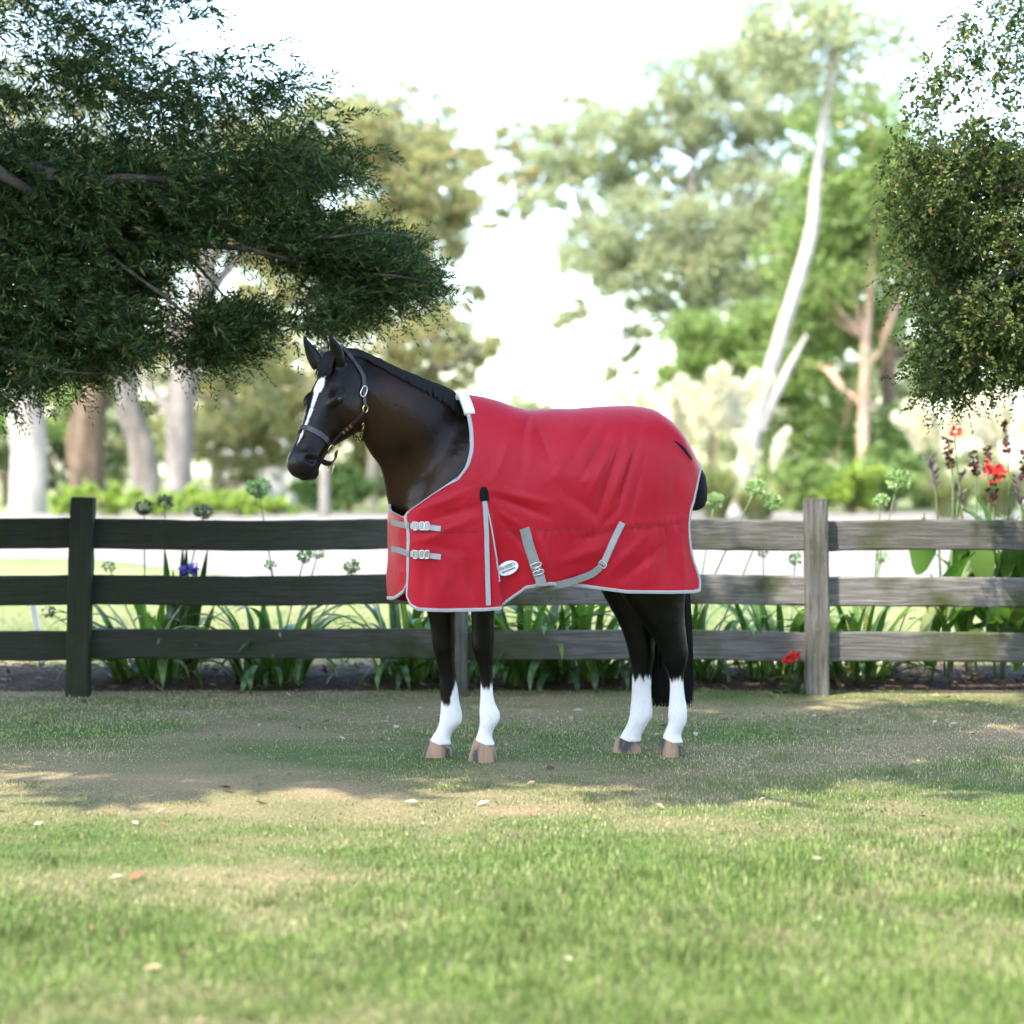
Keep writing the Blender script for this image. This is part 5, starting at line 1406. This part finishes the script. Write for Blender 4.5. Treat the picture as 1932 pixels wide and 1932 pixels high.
def stalk(o, base, top, r0, mat=None):
    mid = (np.array(base) + np.array(top)) / 2 + rng.normal(0, 0.012, 3)
    return MB().add(*tube([base, mid, top], [r0, r0 * .85, r0 * .7], 6, 12)).build('flower_stem', mat or M_STALK, o)
def umbel(par, c, rad, mat, n=70, seed=0):
    """globe of short stalked florets"""
    r = np.random.default_rng(seed); D = r.normal(0, 1, (n, 3)); D /= np.linalg.norm(D, axis=1)[:, None]; D[:, 2] = D[:, 2] * 0.8 + 0.1
    c = np.array(c); m1 = leaf_cloud(np.repeat(c[None], n, 0), rad * 0.8, rad * 0.05, seed=seed, dirs=D)
    P = c + D * rad * 0.62 * r.uniform(0.8, 1.1, n)[:, None]
    V2, F2 = leaf_cloud(np.repeat(P, 3, 0), rad * 0.42, rad * 0.11, seed=seed + 1, dirs=np.repeat(D, 3, 0) + r.normal(0, 0.45, (3 * n, 3)))
    return mesh_np('flower_head', np.vstack([m1[0], V2]), np.vstack([m1[1], F2 + len(m1[0])]), mat, par)
def agapanthus(label, px, d, nleaf, heads, seed, big=1.0, spread=0.16, name='agapanthus_plant', group='strap leaved clumps along the fence'):
    r = np.random.default_rng(seed); c = W(px, 1300, d); c[2] = 0.03
    o = empty(name, c, label, 'plant', group)
    for k in range(nleaf):
        lf = bpy.data.objects.new('leaf', STRAPS[r.integers(0, len(STRAPS))]); scene.collection.objects.link(lf)
        lf.parent = o
        q = spread * math.sqrt(r.random()); a_ = r.uniform(0, 6.28)
        lf.location = (q * math.cos(a_) * 1.5, q * math.sin(a_) * 0.7, r.uniform(-0.02, 0.05))
        lf.rotation_euler = (r.normal(0, 0.12), r.normal(0, 0.15), a_ + r.normal(0, 0.7)); s_ = big * r.uniform(0.75, 1.15); lf.scale = (s_, s_ * r.uniform(.8, 1.2), s_)
    for k, (hx, hy, hr, mt) in enumerate(heads):
        dd = d + r.uniform(0.0, 0.35)
        top = W(hx, hy, dd); b_ = c + np.array((r.uniform(-.1, .1), (dd - d) * .3, 0))
        s_ = stalk(o, b_, top, 0.0055)
        umbel(s_, top, hr / FPX * dd, mt, 60 if hr > 16 else 36, seed * 10 + k)
    return o
agapanthus('strap leaved clump with dark seed heads just right of the leaning post', 285, 13.32, 67, [(272, 958, 20, M_SEEDK), (312, 948, 19, M_SEEDK), (384, 966, 20, M_SEEDK), (205, 1070, 15, M_SEED), (300, 1168, 14, M_SEEDK), (92, 1155, 15, M_SEEDK)], 1)
agapanthus('strap leaved clump with a tall green seed head left of the horse', 512, 13.30, 73, [(488, 922, 26, M_SEED), (510, 1066, 13, M_SEED), (575, 1050, 17, M_SEED), (600, 1046, 13, M_SEED), (665, 1070, 18, M_SEED)], 2)
agapanthus('strap leaved clump seen left of the horse front legs', 775, 13.36, 77, [], 3, 1.05)
agapanthus('strap leaved clump just behind the near foreleg', 985, 13.30, 83, [], 4, 1.1, 0.2)
agapanthus('strap leaved clump under the middle of the rug', 1110, 13.34, 73, [], 5, 1.05, 0.18)
agapanthus('strap leaved clump with green seed heads behind the hind legs', 1290, 13.40, 43, [(1348, 945, 20, M_SEED), (1426, 920, 23, M_SEED), (1456, 950, 23, M_SEED)], 6)
agapanthus('strap leaved clump left of the grey post on the right', 1468, 13.38, 60, [(1500, 1056, 16, M_SEED), (1440, 1044, 12, M_SEEDK)], 7)
agapanthus('strap leaved clump with round green seed heads right of the grey post', 1618, 13.36, 67, [(1694, 908, 27, M_SEED), (1662, 946, 18, M_SEED), (1664, 1052, 15, M_SEED)], 8)

# iris with violet flower behind the left rail
o = empty('iris_plant', W(345, 1300, 13.5) * np.array((1, 1, 0)), 'iris with broad blades and a violet flower behind the left rails', 'plant')
for k, (x0, x1, y1) in enumerate(((330, 312, 1040), (338, 345, 1030), (345, 352, 1030), (352, 392, 1035), (342, 326, 1075), (358, 405, 1140), (350, 372, 1060))):
    a_, b_ = W(x0, 1300, 13.5), W(x1, y1, 13.5); a_[2] = 0
    P = catmull([a_, (a_ + b_) / 2 + np.array((0, 0, .03)), b_], 12)
    MB().add(*ribbon(P, np.array([[0.2, -1, 0.0]] * 12), 0.05, 0.002, np.interp(np.linspace(0, 1, 12), [0, .5, .85, 1], [.6, 1, .6, .05]))).build('leaf', M_STRAP, o, False)
s_ = stalk(o, W(350, 1300, 13.5) * np.array((1, 1, 0)), W(356, 1078, 13.5), 0.006)
r = np.random.default_rng(8); D = r.normal(0, 1, (26, 3)); D[:, 2] *= 0.5
V, F = leaf_cloud(np.repeat(W(356, 1076, 13.5)[None], 26, 0) + r.normal(0, .012, (26, 3)), 0.07, 0.022, seed=9, dirs=D); mesh_np('flower', V, F, M_BLUEP, s_)

# small red flowered plant at the foot of the right post
o = empty('geranium_plant', W(1490, 1300, 13.0) * np.array((1, 1, 0)), 'small red flowered plant at the foot of the right post', 'plant')
s_ = stalk(o, W(1492, 1305, 12.98) * np.array((1, 1, 0)), W(1494, 1246, 12.75), 0.005)
r = np.random.default_rng(18)
V, F = leaf_cloud(np.repeat(np.array([W(1484, 1247, 12.75), W(1500, 1234, 12.75), W(1494, 1240, 12.74)]), 16, 0) + r.normal(0, .010, (48, 3)), 0.032, 0.013, seed=19); mesh_np('flower', V, F, M_REDP, s_)
V, F = leaf_cloud(W(1496, 1285, 12.9)[None] + r.normal(0, 1, (40, 3)) * np.array((.05, .04, .06)), 0.06, 0.025, seed=20); mesh_np('leaves', V, F, M_DARK, o)

# canna lilies on the right
def broad_mesh(L, w, droop):
    n = 12; v = []; x = z = 0; an = 1.35
    for i in range(n):
        t_ = i / (n - 1); ww = w * (math.sin(min(t_ * 1.08 + 0.03, 1) * math.pi) ** 0.75) * (1.1 - 0.25 * t_) + 0.003
        for k in (-1, -0.5, 0, 0.5, 1): v.append((x - abs(k) * ww * 0.15, k * ww, z + abs(k) ** 1.5 * ww * 0.28 + 0.006 * math.sin(i * 2.2 + k * 3)))
        an -= droop / n * (0.4 + t_ * 1.6); x += math.cos(an) * L / n; z += math.sin(an) * L / n
    f = [(i * 5 + k, i * 5 + k + 1, i * 5 + k + 6, i * 5 + k + 5) for i in range(n - 1) for k in range(4)]
    me = bpy.data.meshes.new('leaf'); me.from_pydata(v, [], f); me.update(); me.polygons.foreach_set('use_smooth', np.ones(len(me.polygons), dtype=bool)); me.materials.append(M_STRAP); return me
BROAD = [broad_mesh(0.48, 0.085, 0.7), broad_mesh(0.42, 0.075, 1.2), broad_mesh(0.55, 0.095, 0.4), broad_mesh(0.36, 0.065, 1.7)]
def canna(label, px, d, nleaf, spikes, seed, zmax=0.95):
    r = np.random.default_rng(seed); c = W(px, 1300, d); c[2] = 0.03
    o = empty('canna_lily', c, label, 'plant', 'canna lilies at the right')
    for k in range(nleaf):
        lf = bpy.data.objects.new('leaf', BROAD[r.integers(0, 4)]); scene.collection.objects.link(lf); lf.parent = o
        lf.location = (r.normal(0, 0.09), r.normal(0, 0.05), r.uniform(0.05, zmax - 0.3)); lf.rotation_euler = (r.normal(0, .15), r.normal(0, .2), r.uniform(0, 6.28)); s_ = r.uniform(.75, 1.1); lf.scale = (s_, s_, s_)
    for k, (x, y, kind) in enumerate(spikes):
        top = W(x, y, d + r.uniform(-.05, .2)); b_ = c + np.array((r.uniform(-.06, .06), 0, 0))
        P = catmull([b_, b_ * .35 + top * .65 + np.array((r.normal(0, .02), 0, .02)), top], 24)
        s_ = MB().add(*tube([b_, P[14], top], [0.008, 0.006, 0.0025], 6, 14)).build('flower_stem', M_STALK, o)
        seg = P[19:] if kind != 'purple' else P[18:]
        idx = r.integers(0, len(seg), 46); pp = seg[idx] + r.normal(0, 0.006, (46, 3))
        D = r.normal(0, 0.6, (46, 3)) + np.array((0, 0, 0.9))
        if kind == 'purple': V, F = leaf_cloud(pp, 0.065, 0.008, seed=seed + k, dirs=D); mesh_np('bud_spike', V, F, M_PURP, s_)
        if kind == 'pods': V, F = leaf_cloud(pp, 0.036, 0.013, seed=seed + k); mesh_np('seed_pods', V, F, M_MAROON, s_)
        if kind == 'red':
            q = top[None] + r.normal(0, 1, (34, 3)) * np.array((.036, .03, .026)); V, F = leaf_cloud(q, 0.055, 0.022, seed=seed + k, dirs=r.normal(0, 1, (34, 3))); mesh_np('flower', V, F, M_REDP, s_)
            V, F = leaf_cloud(pp[:30] - np.array((0, 0, .05)), 0.04, 0.013, seed=seed + k + 5); mesh_np('seed_pods', V, F, M_MAROON, s_)
    return o
canna('canna lily with one broad hanging leaf and purple bud spikes, leftmost of the cannas', 1775, 13.30, 10, [(1757, 868, 'purple'), (1812, 900, 'purple'), (1788, 832, 'pods')], 31)
canna('canna lily with tall maroon seed stalks, middle of the cannas', 1835, 13.42, 15, [(1836, 852, 'pods'), (1800, 815, 'red2')], 32)
canna('canna lily carrying the large red flower', 1885, 13.32, 19, [(1874, 888, 'red'), (1895, 800, 'pods'), (1862, 846, 'pods')], 33, 1.12)
canna('canna lily cut by the right edge of the picture', 1945, 13.36, 19, [(1930, 850, 'pods'), (1922, 905, 'purple')], 34, 1.2)
o = [x for x in scene.objects if x.name.startswith('canna_lily')][1]
r = np.random.default_rng(61); V, F = leaf_cloud(W(1800, 817, 13.45)[None] + r.normal(0, .012, (12, 3)), 0.045, 0.016, seed=62); mesh_np('flower', V, F, M_REDP, o)
# yellowing leaf lying out over the bed
# white leaning stake at the left
M_STAKE = simple('white painted stake', (0.75, 0.75, 0.72), 0.6, var=0.05)
a_, b_ = W(84, 1212, 14.6), W(62, 1128, 14.6); a_[2] = -0.05
stake = MB().add(*ribbon(catmull([a_, (a_ + b_) / 2, b_], 6), np.array([[0, -1, 0]] * 6), 0.034, 0.03)).build('stake', M_STAKE, None, False)
tag(stake, 'white leaning stake in the grass left of the leaning post', 'stake')

# ------------------------------------------------------------------ overhanging cypresses
M_CYP = leaf_mat('dark cypress foliage', [(0.0, (0.013, 0.027, 0.008)), (0.5, (0.032, 0.062, 0.017)), (0.85, (0.066, 0.115, 0.029)), (0.95, (0.13, 0.18, 0.048)), (1.0, (0.20, 0.11, 0.042))], 0.35, 0.6, 0.25)
M_CYP2 = leaf_mat('bronze green fine foliage', [(0.0, (0.022, 0.038, 0.011)), (0.5, (0.055, 0.082, 0.021)), (0.85, (0.11, 0.15, 0.040)), (0.95, (0.20, 0.26, 0.08)), (1.0, (0.22, 0.11, 0.045))], 0.38, 0.6, 0.25)
def in_poly(x, y, poly):
    c = np.zeros(len(x), bool); P = np.array(poly, float); j = len(P) - 1
    for i in range(len(P)):
        c ^= ((P[i, 1] > y) != (P[j, 1] > y)) & (x < (P[j, 0] - P[i, 0]) * (y - P[i, 1]) / (P[j, 1] - P[i, 1] + 1e-9) + P[i, 0]); j = i
    return c
def sprays(base, dirs, L, n, ll, lw, seed):
    """flat feathery sprays: a twig with leaflets to both sides"""
    r = np.random.default_rng(seed); N = len(base)
    D = dirs / np.linalg.norm(dirs, axis=1)[:, None]
    S = np.cross(D, r.normal(0, 1, (N, 3))); S /= np.linalg.norm(S, axis=1)[:, None]
    Vs = []; Fs = []
    t_ = (np.arange(n) + 0.5) / n
    sg = np.where(np.arange(n) % 2 == 0, 1, -1)
    c = base[:, None, :] + D[:, None, :] * (L[:, None] * t_[None])[:, :, None] + np.array((0, 0, -0.25)) * (L[:, None] * t_[None] ** 2)[:, :, None]
    ld = D[:, None, :] * 0.85 + S[:, None, :] * (sg * 0.75)[None, :, None] + r.normal(0, 0.35, (N, n, 3))
    sc = (1.05 - 0.55 * t_)[None, :] * r.uniform(.7, 1.25, (N, n))
    V, F = leaf_cloud(c.reshape(-1, 3), (ll * sc).ravel(), (lw * sc).ravel(), seed=seed, dirs=ld.reshape(-1, 3))
    # twig as a thin strip
    e = base + D * L[:, None] + np.array((0, 0, -0.25)) * L[:, None]; w = S * 0.0012
    tv = np.stack([base - w, base + w, e], 1).reshape(-1, 3)
    return V, F, tv, np.arange(N * 3).reshape(-1, 3)
def cyp_mass(polys, n, d0, d1, seed, outw, ll=0.042, lw=0.006, nl=16, clump=0.10, lmin=0.09, lmax=0.20, flat=(1, 1, 1)):
    """sprays gathered in tufts filling outlines given on the grid, at real depths"""
    r = np.random.default_rng(seed); B_ = []
    for poly, share in polys:
        P = np.array(poly, float); m = int(n * share)
        k = max(m // 14, 4); X = []; 
        while len(X) < k:
            q = r.uniform(P.min(0), P.max(0), (k * 3, 2)); ok = in_poly(q[:, 0], q[:, 1], poly); X += list(q[ok])
        X = np.array(X[:k]); dd = r.uniform(d0, d1, k)
        T = np.stack([(X[:, 0] - 966) / FPX * dd, dd - CAM_D, CAM_H - (X[:, 1] - HOR) / FPX * dd], 1)
        i = r.integers(0, k, m); B_.append(T[i] + r.normal(0, clump * 0.5, (m, 3)) * np.array(flat))
    b_ = np.vstack(B_)
    D = r.normal(0, 0.55, b_.shape) + np.array(outw)
    L = r.uniform(lmin, lmax, len(b_))
    ow = np.array(outw, float); b_ = b_ - ow / np.linalg.norm(ow) * L[:, None] * 0.62 + np.array((0, 0, 0.06)) * L[:, None]
    return sprays(b_, D, L, nl, ll, lw, seed + 1)
def cyp_parts(o, groups, mat, bk):
    V = []; F = []; n = 0; TV = []; TF = []; tn = 0
    for v, f, tv, tf in groups:
        V.append(v); F.append(f + n); n += len(v); TV.append(tv); TF.append(tf + tn); tn += len(tv)
    mesh_np('foliage', np.vstack(V), np.vstack(F), mat, o)
    mesh_np('twigs', np.vstack(TV), np.vstack(TF), bk, o)

left = empty('cypress_tree', (-4.9, 1.6, 0), 'dark cypress boughs hanging into the upper left of the picture', 'tree')
MB().add(*tube([(-4.9, 1.6, -0.2), (-4.85, 1.6, 1.6), (-4.6, 1.5, 4.0), (-4.2, 1.2, 7.5), (-4.0, 1.0, 10.5)], [0.42, 0.33, 0.28, 0.18, 0.05], 16, 40, 0.05)).build('trunk', B_CYP, left)
dl = 11.7
for pts, rad in (([(-960, 420), (-500, 330), (-100, 300), (30, 345), (110, 410), (190, 470), (260, 520)], [0.09, 0.06, 0.04, 0.028, 0.022, 0.014, 0.005]),
                 ([(-960, 120), (-300, 150), (100, 330), (250, 335), (420, 345), (600, 330)], [0.10, 0.06, 0.035, 0.02, 0.014, 0.006]),
                 ([(100, 405), (150, 430), (230, 500), (330, 575), (395, 640), (415, 665)], [0.018, 0.014, 0.010, 0.009, 0.007, 0.004]),
                 ([(250, 430), (360, 460), (455, 468), (500, 478), (580, 500), (660, 515), (740, 520), (840, 538)], [0.022, 0.018, 0.014, 0.012, 0.010, 0.008, 0.006, 0.003]),
                 ([(300, 440), (380, 510), (440, 580)], [0.012, 0.009, 0.004]), ([(480, 462), (520, 445), (600, 450), (700, 440), (800, 450)], [0.010, 0.009, 0.008, 0.006, 0.003]),
                 ([(180, 470), (165, 560), (185, 610), (215, 640)], [0.008, 0.007, 0.006, 0.003]), ([(185, 530), (220, 570), (260, 600)], [0.007, 0.006, 0.003]),
                 ([(-960, 560), (-400, 600), (0, 660), (120, 700), (230, 705)], [0.06, 0.04, 0.02, 0.012, 0.004]), ([(95, 400), (105, 450), (100, 470)], [0.007, 0.005, 0.003])):
    MB().add(*tube([W(x, y, dl - 0.30 + 0.22 * math.sin(k * 1.7)) for k, (x, y) in enumerate(pts)], rad, 7, len(pts) * 6)).build('limb', B_CYP, left)
Lp = [([(-700, -220), (-700, 780), (-60, 790), (0, 770), (45, 745), (100, 735), (180, 712), (235, 708), (265, 680), (285, 625), (300, 570), (310, 525), (355, 485), (415, 440), (480, 415), (530, 392), (600, 375), (650, 345), (700, 315), (745, 300), (690, 240), (600, 200), (520, 120), (430, 40), (330, -60), (200, -160)], 0.66), ([(-60, 780), (45, 745), (100, 735), (180, 712), (235, 708), (265, 680), (285, 625), (300, 570), (310, 525), (355, 485), (415, 440), (480, 415), (530, 392), (600, 375), (650, 345), (700, 315), (600, 290), (-60, 290)], 0.34)]
Ls = [([(560, 455), (610, 410), (650, 425), (700, 470), (690, 515), (640, 510), (590, 490)], 0.28),
      ([(410, 600), (450, 570), (500, 580), (530, 610), (490, 640), (445, 690), (415, 695), (405, 670)], 0.17),
      ([(640, 550), (700, 545), (760, 565), (700, 600), (640, 630), (600, 605)], 0.14), ([(470, 440), (560, 425), (610, 440), (560, 462), (490, 465)], 0.06),
      ([(680, 440), (760, 450), (800, 470), (790, 500), (700, 500)], 0.13), ([(690, 505), (800, 510), (835, 535), (800, 552), (700, 545)], 0.15)]
gl = [cyp_mass(Lp, int(10800 * CYP), 11.2, 12.5, 401, (0.85, 0.0, -0.22), 0.058, 0.0068, 22, 0.13, 0.12, 0.30, (2.0, 1.2, 0.42)), cyp_mass(Ls, int(2300 * CYP), 11.3, 12.2, 405, (0.95, 0.0, 0.08), 0.056, 0.0065, 22, 0.08, 0.14, 0.34, (2.0, 1.2, 0.4))]
cyp_parts(left, gl, M_CYP, B_CYP)
# the crown above the picture, spreading over the lawn
def canopy(o, blobs, n, L, w, mat, seed, name='crown'):
    r = np.random.default_rng(seed); C = clump_points([(np.array(b[:3]), b[3:]) for b in blobs], n, r, hollow=0.1, subr=0.3)
    V, F = leaf_cloud(C, L * r.uniform(.6, 1.3, len(C)), w, seed=seed)
    mesh_np(name, V, F, mat, o)
    m = MB()
    for b in blobs:
        st = np.array(o.location) + np.array((0, 0, min(b[2] * 0.75, 6))); c = np.array(b[:3])
        m.add(*tube([st, (st + c) / 2 + np.array((0, 0, .4)), c], [0.12, 0.08, 0.03], 6, 12))
    m.build('upper_limbs', B_CYP, o)
canopy(left, CANOPY_L, NCAN, 0.22, 0.05, M_CYP, 411)
right = empty('cypress_tree', (5.2, 1.3, 0), 'bronze green cypress foliage hanging into the upper right of the picture', 'tree')
MB().add(*tube([(5.2, 1.3, -0.2), (5.15, 1.3, 1.8), (5.0, 1.2, 4.0), (4.7, 1.0, 7.0), (4.6, 1.0, 9.0)], [0.38, 0.3, 0.25, 0.15, 0.05], 16, 36, 0.05)).build('trunk', B_CYP, right)
for pts, rad in (([(2900, 200), (2300, 260), (2050, 340), (1900, 360), (1760, 345), (1680, 350)], [0.09, 0.06, 0.04, 0.025, 0.015, 0.005]), ([(2900, 420), (2200, 450), (1950, 500), (1830, 560), (1760, 600)], [0.07, 0.05, 0.03, 0.018, 0.005]),
                 ([(2060, 480), (1930, 560), (1850, 630), (1790, 720)], [0.03, 0.02, 0.012, 0.004]), ([(1900, 360), (1870, 420), (1880, 470)], [0.012, 0.010, 0.005])):
    MB().add(*tube([W(x, y, 11.3 + 0.2 * math.sin(k * 1.9)) for k, (x, y) in enumerate(pts)], rad, 7, len(pts) * 6)).build('limb', B_CYP, right)
Rp = [([(1625, 318), (1660, 335), (1700, 345), (1690, 400), (1655, 425), (1690, 470), (1695, 520), (1675, 560), (1690, 590), (1745, 600), (1765, 640), (1850, 650), (1932, 690), (2050, 740), (2700, 740), (2700, -220), (1980, -200), (1850, -60), (1800, 80), (1720, 180), (1640, 270)], 0.60), ([(1700, 310), (1695, 520), (1690, 590), (1745, 600), (1765, 640), (1850, 650), (1932, 690), (2030, 730), (2030, 300)], 0.28),
      ([(1742, 660), (1790, 650), (1830, 690), (1830, 730), (1790, 760), (1752, 740)], 0.07), ([(1850, 640), (2000, 650), (2000, 730), (1880, 700)], 0.05)]
gr = [cyp_mass(Rp, int(9300 * CYP), 10.9, 12.1, 421, (-0.4, 0.0, -0.45), 0.034, 0.011, 16, 0.13, 0.10, 0.22)]
cyp_parts(right, gr, M_CYP2, B_CYP)
canopy(right, CANOPY_R, NCAN // 2, 0.2, 0.05, M_CYP2, 431)
